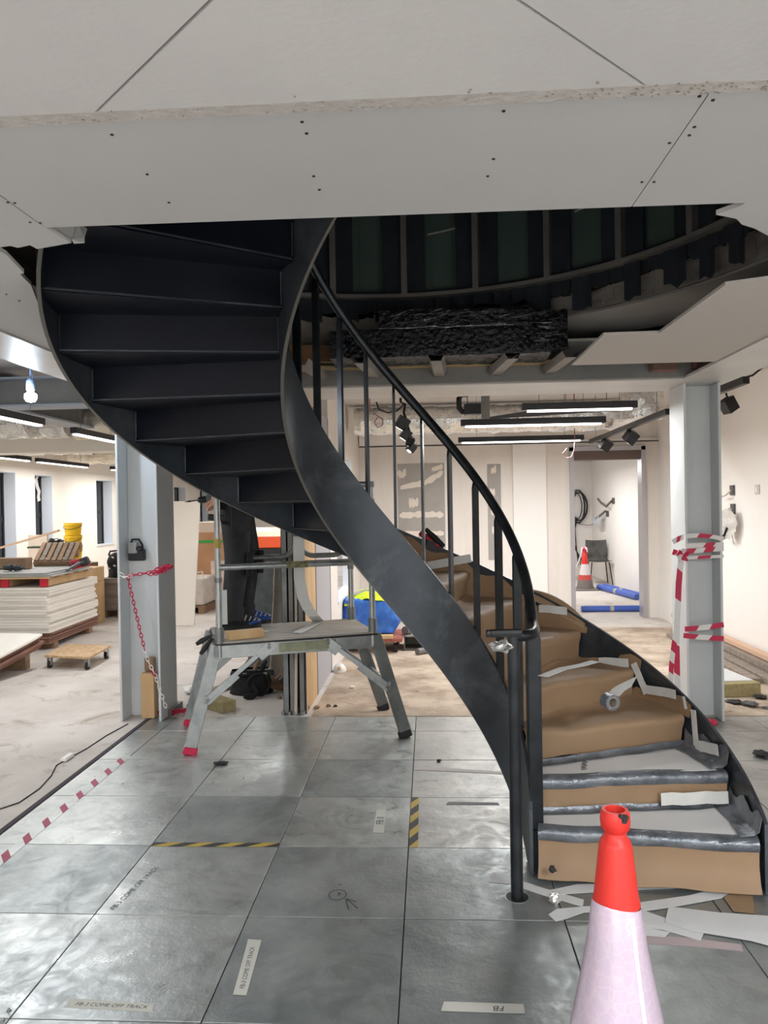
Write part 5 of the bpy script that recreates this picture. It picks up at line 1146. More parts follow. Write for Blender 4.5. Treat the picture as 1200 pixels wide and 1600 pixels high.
# ================================================================ FOREGROUND
CX, CY = .480, 2.05
def traffic_cone(x, y, label, front=True):
    t = thing('traffic_cone', (x, y, 0), label, 'cone')
    c = Vector((x, y, 0))
    if front:
        q = M(); q.lathe(c, [(.062, .50), (.058, .52), (.0425, .656), (.038, .668), (.030, .676), (.0285, .690), (.037, .700), (.0395, .722), (.038, .740), (.034, .748), (.026, .748), (.024, .735), (.024, .70), (.02, .66)], 40); q.build('upper_cone', cone_r, t, smooth=40)
        q = M(); q.lathe(c, [(.140, .035), (.135, .06), (.128, .13), (.126, .14)], 40); q.build('lower_cone', cone_r, t, smooth=40)
        n = 48; prof = [(.128, .13), (.1305, .131), (.112, .22), (.094, .31), (.077, .40), (.0645, .464), (.0615, .47)]
        q = M(); vs = []; fs = []
        for i, (r, z) in enumerate(prof):
            for k in range(n): a = 2*math.pi*k/n; dz = (.014*math.cos(a+2.3)) if i >= 5 else 0; vs.append(c+Vector((r*math.cos(a), r*math.sin(a), z+dz+(.028 if i >= 5 else 0))))
        for i in range(len(prof)-1):
            for k in range(n): fs.append((i*n+k, i*n+(k+1) % n, (i+1)*n+(k+1) % n, (i+1)*n+k))
        q.mesh(vs, fs); q.build('reflective_sleeve', sleeve_m, t, smooth=40)
        q = M(); a = -1.15; q.ribbon([c+Vector(((r+.001)*math.cos(a), (r+.001)*math.sin(a), z)) for r, z in ((.1305, .131), (.112, .22), (.094, .31), (.077, .40), (.0645, .49))], Vector((-math.sin(a), math.cos(a), 0))*.006); q.build('sleeve_seam', mat('sleeve_seam', (226, 220, 232), .35), t, solid=.0015)
        q = M(); q.obox(c+Vector((.016, -.034, .735)), (.008, .006, .012), (.4, .2, .3)); q.obox(c+Vector((.010, -.036, .742)), (.010, .006, .005), (.1, .5, .3)); q.build('black_tape_bit', rubber, t, bevel=.002)
    else:
        q = M(); q.lathe(c, [(.062, .46), (.040, .66), (.030, .67), (.036, .70), (.036, .74), (.026, .75)], 24); q.build('upper_cone', cone_r, t, smooth=40)
        q = M(); q.lathe(c, [(.104, .27), (.062, .459)], 24); q.build('reflective_sleeve', mat('dusty_white_sleeve', (216, 208, 206), .5), t, smooth=40)
        q = M(); q.lathe(c, [(.122, .18), (.104, .27)], 24); q.build('red_band', mat('faded_red_band', (196, 78, 66), .6), t, smooth=40)
        q = M(); q.lathe(c, [(.15, .03), (.122, .18)], 24); q.build('dusty_skirt', mat('dusty_grey_rubber', (124, 116, 112), .85), t, smooth=40)
        q = M()
        for k in range(6): a = k*1.05; q.cur = k % 2; q.tube([c+Vector((.02*math.cos(a), .02*math.sin(a), .75)), c+Vector((.05*math.cos(a), .05*math.sin(a), .73)), c+Vector((.055*math.cos(a+.4), .055*math.sin(a+.4), .67))], [.02, .018, .008], 6)
        q.tube([c+Vector((-.04, 0, .72)), c+Vector((-.10, 0, .52)), c+Vector((-.16, .05, .36))], .012, 6); q.build('knotted_tape', [pink_red, tape_white], t, smooth=60)
    q = M(); q.box(x-.205, y-.205, .0, x+.205, y+.205, .028); q.build('base', rubber if front else mat('dusty_grey_rubber', (124, 116, 112), .85), t, bevel=.012)
    return t
sleeve_m = mat('pearl_sleeve', (206, 186, 204), .22, .15, coat=.4)
nt = sleeve_m.node_tree; b = nt.nodes['Principled BSDF']           # printed honeycomb of the retroreflective film
tc = nt.nodes.new('ShaderNodeTexCoord'); vo = nt.nodes.new('ShaderNodeTexVoronoi'); vo.feature = 'DISTANCE_TO_EDGE'; vo.inputs['Scale'].default_value = 34; vo.inputs['Randomness'].default_value = .75
rp = nt.nodes.new('ShaderNodeValToRGB'); rp.color_ramp.elements[0].position = .02; rp.color_ramp.elements[1].position = .09; rp.color_ramp.elements[0].color = lin((210, 192, 206)); rp.color_ramp.elements[1].color = lin((204, 184, 202))
nt.links.new(tc.outputs['Object'], vo.inputs['Vector']); nt.links.new(vo.outputs['Distance'], rp.inputs[0]); nt.links.new(rp.outputs[0], b.inputs['Base Color'])
traffic_cone(CX, CY, 'orange red traffic cone with pearly reflective sleeve in the foreground')
# torn paper strips on the tiles
def paper(name, pts, z, mt, label, cat='paper', th=.0008, cs=(740, 1150, 2.609), grp=None):
    P = [fl(cs[0]+x/cs[2], cs[1]+y/cs[2], z) for x, y in pts]; q = M(); q.prism(P, (0, 0, th)); return tag(q.build(name, mt), label, cat, grp)
G_ = 'torn white paper strips at the stair foot'
paper('paper_strip', [(65, 595), (78, 555), (155, 578), (300, 625), (450, 668), (445, 697), (300, 655), (150, 605)], .0012, paper_w, 'long white paper strip running from behind the newel post to the cone', grp=G_)
paper('paper_strip', [(305, 630), (420, 605), (700, 597), (1030, 592), (1035, 615), (700, 625), (460, 640), (330, 648)], .0022, paper_w, 'white paper strip lying right along the bottom riser paper', grp=G_)
paper('paper_strip', [(670, 680), (880, 650), (1030, 612), (1045, 640), (1010, 662), (800, 700), (690, 715)], .0032, paper_w, 'white paper strip slanting from the cone to the brown scrap', grp=G_)
paper('paper_strip', [(305, 728), (340, 705), (450, 695), (600, 690), (600, 715), (450, 720), (380, 745), (335, 757)], .0024, paper_w, 'short white paper strip left of the cone behind the foil ball', grp=G_)
paper('paper_strip', [(600, 745), (690, 710), (940, 800), (925, 835), (770, 790), (600, 775)], .0012, paper_w, 'white paper strip right of the cone under the broad sheet', grp=G_)
paper('paper_sheet', [(780, 760), (795, 695), (1000, 720), (1330, 742), (1330, 890), (1130, 835), (920, 800), (870, 790)], .0042, paper_w, 'broad torn white paper sheet at the right picture edge', grp=G_)
paper('paper_strip', [(600, 762), (800, 800), (780, 820), (600, 806)], .0024, paper_w, 'lowest white paper strip tucked against the cone', grp=G_)
paper('kraft_scrap', [(1015, 590), (1135, 600), (1145, 725), (1060, 715), (1020, 660), (1050, 635)], .0054, kraft, 'torn brown paper scrap lying on the white paper strips')
paper('paper_scrap', [(1095, 595), (1120, 583), (1170, 607), (1130, 632)], .0066, paper_w, 'small white paper triangle beside the brown scrap')
paper('faded_tape', [(690, 810), (900, 825), (1090, 850), (1100, 878), (900, 858), (690, 845)], .0004, mat('faded_pink_tape', (176, 160, 162), .6), 'faded pinkish tape strip on the tile right of the cone', 'tape', .0004)
# labels written on tape
def label_tape(poly, body, size, o, xd, yd, label, m_=None, shear=0):
    P = [fl(*p, .0006) for p in poly]; q = M(); q.prism(P, (0, 0, .0004)); t = tag(q.build('label_tape', m_ or mat('beige_label_tape', (190, 190, 182), .7)), label, 'tape')
    a, b, c = fl(*o, .0012), fl(*xd, .0012), fl(*yd, .0012); text_mesh('handwriting', body, size, ink, t, a, b-a, c-a, shear); return t
label_tape([(387.8, 1467.5), (408.8, 1469), (385, 1555), (364, 1554)], 'FB-3 COME OFF TRACK', .0225, (387, 1511), (397, 1472), (378, 1510), 'tape label with slanting handwriting along a tile joint left of centre', shear=.2)
label_tape([(100, 1574), (112, 1560), (241, 1569), (238, 1581)], 'FB-3 COME OFF TRACK', .0225, (174, 1571), (240, 1574), (176, 1560), 'tape label with handwriting at the bottom left corner', shear=.2)
label_tape([(688.8, 1579.5), (694, 1564.8), (818, 1569), (820, 1584)], 'FB', .034, (780, 1575.5), (700, 1572.5), (779, 1590), 'tape label with upside down letters left of the cone', shear=.2)
label_tape([(588, 1265), (604, 1265), (599.5, 1302), (582.7, 1301)], 'FB II', .05, (594.5, 1282), (597, 1266), (580, 1281), 'small tape label beside the upright hazard strip')
t = thing('handwritten_note', fl(232, 1376), 'faint handwriting on a tile beside the long joint at left', 'writing')
text_mesh('handwriting', 'FB-3 COME OFF TRACK', .034, mat('faint_ink', (104, 109, 110), .6, .6), t, fl(212, 1386, .0006), fl(243, 1357, .0006)-fl(212, 1386, .0006), fl(190, 1376, .0006)-fl(212, 1386, .0006), .2)
t = thing('marker_sign', fl(530, 1398), 'drawn circle with a cross and an arrow on a tile', 'writing')
q = M(); n = 20; C0 = fl(527.5, 1398, .0006)
q.tube([C0+Vector((.035*math.cos(2*math.pi*k/n), .040*math.sin(2*math.pi*k/n), 0)) for k in range(n)], .0018, 4, closed=True)
for a, b in (((530, 1394), (530, 1399)), ((527, 1396), (534, 1395.5)), ((540, 1404), (544.5, 1421)), ((541, 1404), (559, 1419)), ((541, 1404), (556, 1408.5)), ((528, 1382), (535, 1382))): q.tube([fl(*a, .0006), fl(*b, .0006)], .002, 4)
for v in q.v: v.z = .0006+(v.z-.0006)*.2
q.build('ink_line', mat('marker_grey', (60, 64, 66), .7), t)
def hazard(a, b, w, n, label, flip=1):
    A, B_ = fl(*a, .0006), fl(*b, .0006); d = (B_-A).normalized(); L = (B_-A).length; s = Vector((-d.y, d.x, 0)); q = M()
    for k in range(n+1):
        q.cur = k % 2; c = []
        for t_, e in ((k-.5, -1), (k+.5, -1), (k+.5, 1), (k-.5, 1)): x = max(0, min(L, (t_+.45*e*flip)*L/n)); c.append(A+d*x+s*e*w/2)
        if (c[1]-c[0]).length+(c[2]-c[3]).length > 1e-4: q.face(c)
    return tag(q.build('hazard_tape', [haz_k, haz_y], solid=.0005), label, 'tape')
hazard((238, 1319), (436, 1320), .042, 8, 'level yellow and black hazard tape strip on the tiles at left', 1)
hazard((648.5, 1245.5), (646, 1323.5), .042, 7, 'upright yellow and black hazard tape strip on the tiles at centre', -1)
t = thing('floor_tape', fl(100, 1262), 'red and clear dashed tape along the left edge of the tiles', 'tape')
a, b = fl(189, 1189, .0006), fl(0, 1345, .0006)
d = (b-a).normalized(); L = (b-a).length; s = Vector((-d.y, d.x, 0))
for k in range(13):
    q = M(); c = a+d*(L*(k/7.3)); q.face([c-s*.028-d*.06, c-s*.028+d*.0, c+s*.028+d*.075, c+s*.028+d*.015]); q.build('red_dash', mat('faded_crimson', (164, 56, 86), .6), t, solid=.0005)
q = M(); q.ribbon([a-d*.1, a+d*L*1.9], s*.028); q.v = [v-Vector((0, 0, .0003)) for v in q.v]; q.build('clear_tape', tile_m, t)
paper('grey_tape', [(700, 1253), (778, 1254), (781, 1258), (697, 1257.5)], .0005, mat('dark_grey_tape', (116, 118, 118), .7), 'grey tape strip on the tile between hazard tape and stair', 'tape', .0005, (0, 0, 1))
paper('pale_tape', [(648, 1199), (700, 1200), (790, 1206), (792, 1210), (700, 1205), (648, 1203)], .0005, mat('pale_streak_tape', (190, 184, 180), .7), 'pale worn tape streak across the tiles left of the stringer', 'tape', .0005, (0, 0, 1))
for k, (px, py) in enumerate(((14, 1580), (4, 1595.5))):
    q = M(); q.lathe(fl(px, py), [(.008, 0), (.008, .002), (.004, .004), (.0035, .012)], 10); tag(q.build('floor_stud', alu), ['upper bright screw head in the bottom left corner', 'lower bright screw head in the bottom left corner'][k], 'screw')
# thin cable on the screed at left
q = M(); q.tube([fl(*p, .004) for p in ((-40, 1275), (0, 1264), (30, 1254), (62, 1232), (80, 1212), (88, 1196), (105, 1186), (135, 1170), (165, 1150), (200, 1131))], .0035, 6); tag(q.build('thin_cable', rubber, smooth=60), 'thin dark cable trailing over the screed beside the tile edge', 'cable')
q = M(); a = fl(98, 1188, .014); q.bar(a, fl(112, 1179, .014), .04, .024); tag(q.build('cable_socket', white_pl, bevel=.006), 'white plug on the thin cable at left', 'plug')

# ================================================================ LEFT ROOM CLUTTER
ORD = ['first', 'second', 'third', 'fourth', 'fifth', 'sixth', 'seventh', 'eighth', 'ninth', 'tenth', 'eleventh', 'twelfth', 'thirteenth', 'fourteenth', 'fifteenth', 'sixteenth', 'seventeenth', 'eighteenth']
F0 = fl(78, 1018, .0); dA = (fl(155, 985)-F0); LA = dA.length; dA.normalize(); dB = Vector((-dA.y, dA.x, 0)); 
for k, f in enumerate((.15, .85)):
    q = M(); a = F0+dA*LA*f; q.bar(a+dB*.02+UZ*.035, a+dB*1.95+UZ*.035, .09, .069); tag(q.build('bearer', timber_d), ['front timber bearer under the tall sheet stack', 'rear timber bearer under the tall sheet stack'][k], 'timber')
def sheet_proto(name, L, Wd, th, mt, sag=.0):
    q = M(); q.grid(lambda u, v: Vector((0, 0, 0))+dA*(L*u)+dB*(Wd*v)+UZ*(sag*math.sin(v*3)), 3, 8, thick=(0, 0, th)); return q.build(name, mt, fix=False)
rnd = random.Random(5); z = .072; first = {}
for k in range(23):
    brown = k < 6; th = .019 if brown else .0275; nm = 'brown_sheet' if brown else 'white_board'
    if nm not in first:
        o = sheet_proto(nm, LA*(.97 if not brown else .98), 1.85, th, hardboard if brown else pb_edge, .006)
        for v in o.data.vertices: v.co += o.location
        first[nm] = o; tag(o, 'brown sheet in the lower part of the tall stack at left' if brown else 'white plasterboard in the tall stack at left', 'board', 'brown sheets in the tall stack' if brown else 'white boards in the tall stack'); o.location = (0, 0, 0)
    else: o = first[nm].copy(); COL.objects.link(o)
    jx, jy = rnd.uniform(-.02, .02), rnd.uniform(-.025, .02); p = F0+dA*(.02+jx+(.03 if brown else 0))+dB*(.02+jy); o.location = Vector((p.x, p.y, z)); z += th+.0025
    o['label'] = ('brown sheet, %s from the bottom of the tall stack at left' % ORD[k]) if brown else ('white plasterboard, %s from the top of the tall stack at left' % ORD[22-k])
z0 = z+.008
# pallet with red ended bearers and grey sheets on top of the stack
pt = thing('timber_pallet', F0+dA*.5+dB*.6+UZ*z0, 'timber pallet with red painted ends on top of the sheet stack', 'pallet')
for f in (.02, .46, .92):
    q = M(); a = F0+dA*(.06+.95*0)+dB*(.06+1.0*f)+UZ*(z0+.045); q.bar(a, a+dA*1.2, .085, .085); q.build('bearer', timber, pt)
    q = M(); q.bar(a-dA*.006, a+dA*.02, .09, .09); q.build('red_end', red_pl, pt)
for k in range(5):
    q = M(); a = F0+dA*(.08+.27*k)+dB*.0+UZ*(z0+.10); q.bar(a, a+dB*1.2, .12, .018); q.build('deck_board', timber, pt)
q = M(); a = F0+dA*.1+dB*.04+UZ*(z0+.009); z1 = z0+.112
for k in range(3):
    q = M(); a = F0+dA*(.02+.03*k)+dB*(-.04+.05*k)+UZ*(z1+.014*k); q.prism([a, a+dA*1.15, a+dA*1.15+dB*1.5, a+dB*1.5], (0, 0, .012)); tag(q.build('grey_sheet', clutter_g), ['bottom grey sheet lying on the red ended pallet', 'middle grey sheet lying on the red ended pallet', 'top grey sheet lying on the red ended pallet'][k], 'sheet')
z2 = z1+.045
def slat_pallet(base, rz, rx, label, L=.95, Wd=.75, n=7):
    t = thing('slatted_pallet', base, label, 'pallet'); 
    for k in range(n): q = M(); x = -L/2+L*(k+.5)/n; q.box(base.x+x-.024, base.y, base.z+.07, base.x+x+.024, base.y+Wd, base.z+.09); q.build('slat', timber_g if k % 2 else timber_d, t)
    for f in (.04, .5, .92): q = M(); q.box(base.x-L/2, base.y+Wd*f-.03, base.z, base.x+L/2, base.y+Wd*f+.04, base.z+.069); q.build('bearer', timber_d, t)
    t.rotation_euler = (rx, 0, rz); return t
P = at(86, 889, 9.35); slat_pallet(Vector((P.x, P.y, z2+.005)), .12, .62, 'slatted timber pallet tipped up behind the grey sheets', .50, .36, 7)
q = M(); a, b = at(-30, 872, 8.95), at(44, 870, 8.95); q.box(a.x, 8.9, z2, b.x, 9.05, z2+.13); tag(q.build('timber_beam', timber_d, bevel=.006), 'thick dark timber lying on the grey sheets at the left picture edge', 'timber')
for (px, py, s, lab, sd) in ((15, 882, .07, 'dark grey tool bag at left on the grey sheets', 61), (28, 877, .06, 'dark tool case right of the grey tool bag', 62)):
    p = at(px, py, 8.6); scrap('tool_bundle', (p.x, 8.6, z2), s, mat('dark_slate_cloth', (58, 64, 68), .8), lab, 'bag', sd, flat=.55)
t = thing('drill_case', Vector((at(125, 884, 8.9).x, 8.9, z2)), 'red and black power tool lying on the sheets left of the backpack', 'power tool')
p = Vector((at(125, 884, 8.9).x, 8.9, z2))
q = M(); q.obox(p+UZ*.06, (.11, .06, .055), (0, -.2, .3)); q.build('red_body', red_tool, t, bevel=.02)
q = M(); q.obox(p+UZ*.08+Vector((.06, 0, 0)), (.05, .065, .05), (0, -.4, .3)); q.obox(p+UZ*.05+Vector((-.06, -.03, 0)), (.04, .05, .035), (0, .3, .1)); q.build('black_guard', black_pl, t, bevel=.015)
q = M(); q.bar(at(104, 891, 8.7), at(137, 872, 8.9), .05, .022); tag(q.build('metal_level', mat('dark_grey_metal', (84, 88, 92), .5, .3)), 'dark grey bar leaning over the red power tool', 'level')
# second pile behind: white boards, timbers, plank, buckets
Q0 = at(20, 905, 10.4); zb = 0
q = M(); q.box(-6.0, 9.95, .0, -4.79, 10.78, .82); o = tag(q.build('crate_stack', timber_d), 'timber crate carrying the buckets behind the sheet stack', 'crate')
for k in range(4): q = M(); q.box(-6.01, 9.93, .05+.2*k, -4.785, 9.948, .17+.2*k); q.build('slat', timber, o)
for k in range(3):
    q = M(); q.box(-5.95+.03*k, 10.0, .821+.02*k, -4.9-.02*k, 10.8, .839+.02*k); tag(q.build('packing_sheet', mat('bright_packing', (236, 226, 206), .6)), ['lowest pale packing sheet under the buckets', 'middle pale packing sheet under the buckets', 'top pale packing sheet under the buckets'][k], 'sheet')
def bucket(x, y, z, label, s=1.0, lid=True):
    t = thing('yellow_bucket', (x, y, z), label, 'bucket', 'stacked yellow buckets'); c = Vector((x, y, z)); R0 = .115*s; H = .17*s
    q = M(); q.lathe(c, [(R0*.88, 0), (R0, H*.8), (R0*1.07, H*.8), (R0*1.07, H*.86), (R0*1.02, H*.9), (R0*1.06, H), (R0*.98, H)], 24); q.build('tub', yellow_pl, t, smooth=40)
    q = M(); q.tube([c+Vector((R0*1.08*math.cos(a), R0*1.08*math.sin(a), H*(.78-.30*math.sin(a-math.pi)))) for a in [math.pi+k*math.pi/8 for k in range(9)]], .004, 5); q.build('handle', black_pl, t)
    return t
p = at(115, 870, 10.35)
for k in range(3): bucket(p.x, 10.35, .882+.172*k, ['lowest yellow bucket of the stack by the window wall', 'middle yellow bucket of the stack by the window wall', 'top yellow bucket of the stack by the window wall'][k])
p2 = at(82, 862, 10.55); bucket(p2.x, 10.6, .882, 'single yellow tub left of the bucket stack', .95)
q = M(); p = at(82, 845, 10.6); q.obox((p.x-.05, 10.6, 1.055), (.26, .12, .012), (0, 0, .1)); tag(q.build('green_edged_board', mat('green_board', (64, 92, 72), .7)), 'dark green edged board lying on the single yellow tub', 'board')
scrap('black_sack', (p.x+.03, 10.6, 1.068), .10, mat('shiny_black_plastic', (36, 38, 42), .3, bump=.5), 'black plastic sack on top of the green edged board', 'sack', 66, flat=.5)
q = M(); q.bar(at(-20, 862, 10.2), at(92, 829, 10.45), .16, .025); tag(q.build('long_plank', mat('pinkish_plank', (190, 160, 136), .8)), 'long pale plank sloping up from left behind the pallets', 'plank')
q = M(); a = at(60, 838, 10.85); q.box(a.x-.14, 10.82, .885, a.x+.14, 10.88, 1.22); tag(q.build('pale_carton', mat('pale_carton', (222, 206, 192), .8)), 'pale carton standing below the second window', 'carton')
for k, (px, py, lab) in enumerate(((148, 892, 'upper yellow timber box at the right end of the sheet stack'), (150, 925, 'lower timber packing box right of the white boards'))):
    p = at(px, py, 10.2); q = M(); zt = .58 if k == 0 else .0; q.box(-4.77, 10.0, zt+.001, -4.58, 10.5, zt+(.2 if k == 0 else .579)); o = tag(q.build('timber_box', timber, bevel=.004), lab, 'crate')
    q = M(); q.box(-4.77, 9.985, zt+.06, -4.58, 9.999, zt+.10); q.build('batten', timber_d, o)
# crate with backpack
cx0, cx1 = fl(157, 965).x, fl(157, 965).x+.62
cr = thing('grey_crate', ((cx0+cx1)/2, 11.1, 0), 'weathered grey timber crate behind the left column', 'crate')
q = M(); q.box(cx0, 10.83, .10, cx1, 11.4, .57); q.build('panel', timber_g, cr, bevel=.004)
for z_ in (.11, .33, .50): q = M(); q.box(cx0-.012, 10.81, z_, cx1+.012, 10.829, z_+.07); q.build('batten', timber_g, cr)
for x_ in (cx0, (cx0+cx1)/2-.05, cx1-.1): q = M(); q.box(x_, 10.83, .0, x_+.1, 11.4, .099); q.build('foot_block', timber_d, cr)
bp = thing('backpack', (cx0+.25, 11.0, .571), 'black backpack with light markings standing on the grey crate', 'backpack')
def bpf(u, v):
    a = u*2*math.pi; c, s = math.cos(a), math.sin(a); r = (1-.35*v**2.2)*(1 if v < .97 else .55); p = Vector((.19*c*r-.05*v, .14*s*r, .36*v)); return Vector((cx0+.24, 11.05, .572))+p+Vector((1, 1, .3))*crinkle(p*7, .03, 1)
q = M(); q.grid(bpf, 22, 10); q.build('bag_body', cloth_k, bp, smooth=70)
q = M(); q.tube([Vector((cx0+.10, 10.95, .90)), Vector((cx0+.13, 10.93, .96)), Vector((cx0+.24, 10.93, .97)), Vector((cx0+.28, 10.95, .92))], .014, 6); q.build('handle', cloth_k, bp, smooth=60)
for px, py in ((176, 871), (179, 884), (170, 888)): q = M(); p = at(px, py, 10.89); q.obox(p, (.018, .004, .010), (0, .4, 0)); q.build('light_mark', tape_white, bp)
# low stack of brown sheets with a white board, bent down towards the left edge
P1, P3 = fl(66, 990, .36), fl(-45, 1052, .17); vL = Vector((-1.25, .16, 0))
for k in range(6):
    q = M(); dz = -.024*k; g_ = .02*(k % 3)
    def lowf(u, v, dz=dz, g_=g_):
        p = P1+Vector((-g_, .01*k, 0))+(P3-P1)*u+vL*v; p.z = P1.z+dz-.17*(u**.9)*(1-.25*v)-.02*v*0; return p
    q.grid(lowf, 10, 4, thick=(0, 0, -.021)); tag(q.build('white_sheet' if k == 0 else 'brown_sheet', pb_edge if k == 0 else hardboard, smooth=30, fix=False), 'white board bending down on top of the low stack at left' if k == 0 else 'brown bent sheet, %s below the white board of the low stack' % ORD[k-1], 'board', None if k == 0 else 'brown sheets in the low stack')
q = M(); a = fl(40, 1035); bx_ = P1+vL*.35; q.box(bx_.x-.3, bx_.y-.04, 0, bx_.x+.25, bx_.y+.05, .165); tag(q.build('bearer', timber_d), 'timber bearers propping the low bent stack', 'timber')
# wheeled dolly
dt = thing('wheeled_dolly', fl(122, 1035), 'small strand board dolly on four castors in front of the sheet stack', 'dolly')
c4 = [fl(69, 1027, .115), fl(139, 1030, .115), fl(174, 1011, .115), fl(106, 1008, .115)]
q = M(); q.prism([p for p in c4], (0, 0, .019)); q.build('strand_board', osb, dt)
cen = sum(c4, Vector())/4
for p in c4:
    w = p+(cen-p)*.16; q = M(); q.lathe(Vector((w.x-.013, w.y, .036)), [(.036, 0), (.036, .026)], 16, (1, 0, 0)); cs_ = q.build('castor', rubber, dt, smooth=40)
    q = M(); 
    for s in (-1, 1): q.box(w.x+s*.017-.002, w.y-.022, .03, w.x+s*.017+.002, w.y+.022, .11)
    q.box(w.x-.03, w.y-.03, .108, w.x+.03, w.y+.03, .1145); q.build('castor_fork', alu, cs_)
# leaning white board, cartons and pallets beyond
q = M(); xl, xr = -3.85, fl(302, 978).x
q.hexa([(xl, 10.03, .003), (xr, 10.03, .003), (xr, 10.06, .003), (xl, 10.06, .003), (xl, 10.30, 1.67), (xr+.03, 10.30, 1.67), (xr+.03, 10.33, 1.67), (xl, 10.33, 1.67)]); tag(q.build('leaning_board', wallc), 'tall cream board leaning upright right of the left column', 'board')
p = fl(330, 948); ct = thing('tall_carton', (p.x, 12.6, .12), 'tall brown carton with green tape standing on a pallet', 'carton')
x0, x1 = at(300, 850, 12.3).x, at(350, 850, 12.3).x
q = M(); q.box(x0, 12.3, .131, x1, 13.0, at(330, 832, 12.3).z); q.build('carton_body', card, ct, bevel=.004)
zg = at(320, 846, 12.3).z; q = M(); q.box(x0-.003, 12.295, zg-.025, x1+.003, 12.3, zg+.02); q.build('green_tape', green_tape, ct)
q = M(); q.box(x0+.02, 12.32, at(330, 832, 12.3).z+.001, x1-.02, 12.9, at(330, 816, 12.3).z); tag(q.build('pale_carton', mat('pale_carton2', (226, 208, 190), .8)), 'pale carton lying on the tall brown carton', 'carton')
def low_pallet(x0, x1, y0, y1, label):
    t = thing('low_pallet', ((x0+x1)/2, (y0+y1)/2, 0), label, 'pallet')
    for k in range(3): xx = x0+(x1-x0-.09)*k/2; q = M(); q.box(xx, y0, 0, xx+.09, y1, .09); q.build('bearer', timber_d, t)
    for k in range(4): yy = y0+(y1-y0-.12)*k/3; q = M(); q.box(x0, yy, .091, x1, yy+.12, .11); q.build('slat', timber_d, t)
low_pallet(x0-.15, x1+.2, 12.15, 13.1, 'low dark pallet under the tall brown carton')
a, b = at(302, 920, 11.2), at(317, 920, 11.2)
q = M(); q.box(a.x-.35, 11.2, .112, b.x, 11.9, .52); tag(q.build('white_crate_bag', mat('white_bulk_bag', (224, 216, 206), .6, c2=(206, 200, 194), scale=6), bevel=.02), 'white bulk bag on a pallet right of the leaning board', 'bag')
q = M(); q.tube([Vector((b.x-.18, 11.25, .52)), Vector((b.x-.14, 11.25, .60)), Vector((b.x-.02, 11.25, .62)), Vector((b.x-.01, 11.25, .5))], .012, 6); tag(q.build('bag_strap', white_pl, bpy.data.objects['white_crate_bag'], smooth=60))
low_pallet(a.x-.4, b.x+.03, 11.15, 11.95, 'low dark pallet under the white bulk bag')
def wrapb(u, v):
    a = u*2*math.pi; c, s = math.cos(a), math.sin(a); sq = (abs(c)**5+abs(s)**5)**(-.2); p = Vector((.30*sq*c*(1-.12*v), .30*sq*s*(1-.12*v), .62*v)); p = p+Vector((1, 1, 0))*crinkle(p*7, .04, 1); return Vector((at(334, 900, 11.95).x+.14, 12.0-.12, .115))+p*.0+Vector((p.x*.55, p.y*.25, p.z))
q = M(); q.grid(wrapb, 22, 8); tag(q.build('wrapped_load', shrink, smooth=70), 'shrink wrapped pinkish load in front of the tall carton', 'load')

# ================================================================ RIGHT SIDE
for k, (px, py, lab) in enumerate(((1145, 766, 'upper metal cable bracket on the right wall beside the column'), (1146, 795, 'lower metal cable bracket on the right wall beside the column'))):
    p = onx(px, py, 3.065); t = thing('cable_bracket', p, lab, 'bracket')
    q = M(); q.box(3.05, p.y-.045, p.z-.05, 3.069, p.y+.045, p.z+.05); q.build('back_box', mat('dark_zinc', (96, 94, 92), .5, .4), t)
    q = M(); q.tube([Vector((3.05, p.y, p.z)), Vector((3.0, p.y+.02, p.z-.05)), Vector((2.99, p.y+.15, p.z-.07))], .009, 6); q.build('cable_tail', copper, t, smooth=60)
p = onx(1141, 815, 3.0); q = M()
q.grid(lambda u, v: p+Vector((-.05*math.sin(v*3)*math.cos(u*6.28)-.03, .13*math.cos(u*6.28)*math.sin(.35+v*2.6)+crinkle((u*5, v*5, 1), .04, 1), .13-.30*v+crinkle((u*6, v*4, 2), .03, 1))), 14, 8); tag(q.build('wrapped_cable_bundle', mat('clear_wrapped_bundle', (214, 212, 208), .3, c2=(196, 192, 186), scale=10, bump=.5), smooth=70), 'plastic wrapped cable bundle hanging on the right wall', 'cable')
q = M(); q.tube([p+Vector((-.03, 0, -.06)), p+Vector((-.05, .05, -.17)), p+Vector((-.03, .14, -.16)), p+Vector((-.02, .17, -.05))], .014, 6); q.build('cable_loop', rubber, bpy.data.objects['wrapped_cable_bundle'], smooth=60)
p = onx(1184, 765, 3.069); t = thing('wall_switch', p, 'white square switch plate on the right wall', 'switch')
q = M(); q.box(3.058, p.y-.045, p.z-.045, 3.0695, p.y+.045, p.z+.045); q.build('plate', mat('switch_white', (206, 200, 194), .4), t, bevel=.003)
q = M(); q.box(3.053, p.y-.02, p.z-.025, 3.058, p.y+.02, p.z+.025); q.build('rocker', white_pl, t, bevel=.002)
for k, (x, y0, y1, zz, w, h, lab, mt) in enumerate(((3.0, 6.55, 9.6, .125, .07, .05, 'pinkish batten on top against the right wall', mat('pink_batten', (206, 172, 146), .8)), (2.98, 6.3, 9.3, .06, .12, .06, 'wide grey plank beneath the pinkish batten', timber_g), (2.86, 6.45, 9.1, .0, .10, .055, 'grey plank second from the right wall on the floor', timber_g), (2.735, 6.6, 8.9, .0, .09, .05, 'grey plank furthest from the right wall', timber_g), (2.98, 6.35, 9.2, .0, .11, .058, 'grey plank lowest against the right wall', timber_g))):
    q = M(); q.box(x-w/2, y0, zz+.001, x+w/2, y1, zz+h); tag(q.build('plank', mt, bevel=.004), lab, 'plank')
a = fl(1155, 1092); q = M(); q.obox(Vector((a.x+.0, a.y+.30, .056)), (.16, .26, .055), (0, 0, .15)); tag(q.build('insulation_slab', wool, bevel=.006), 'mineral wool slab on the floor right of the right column', 'insulation')
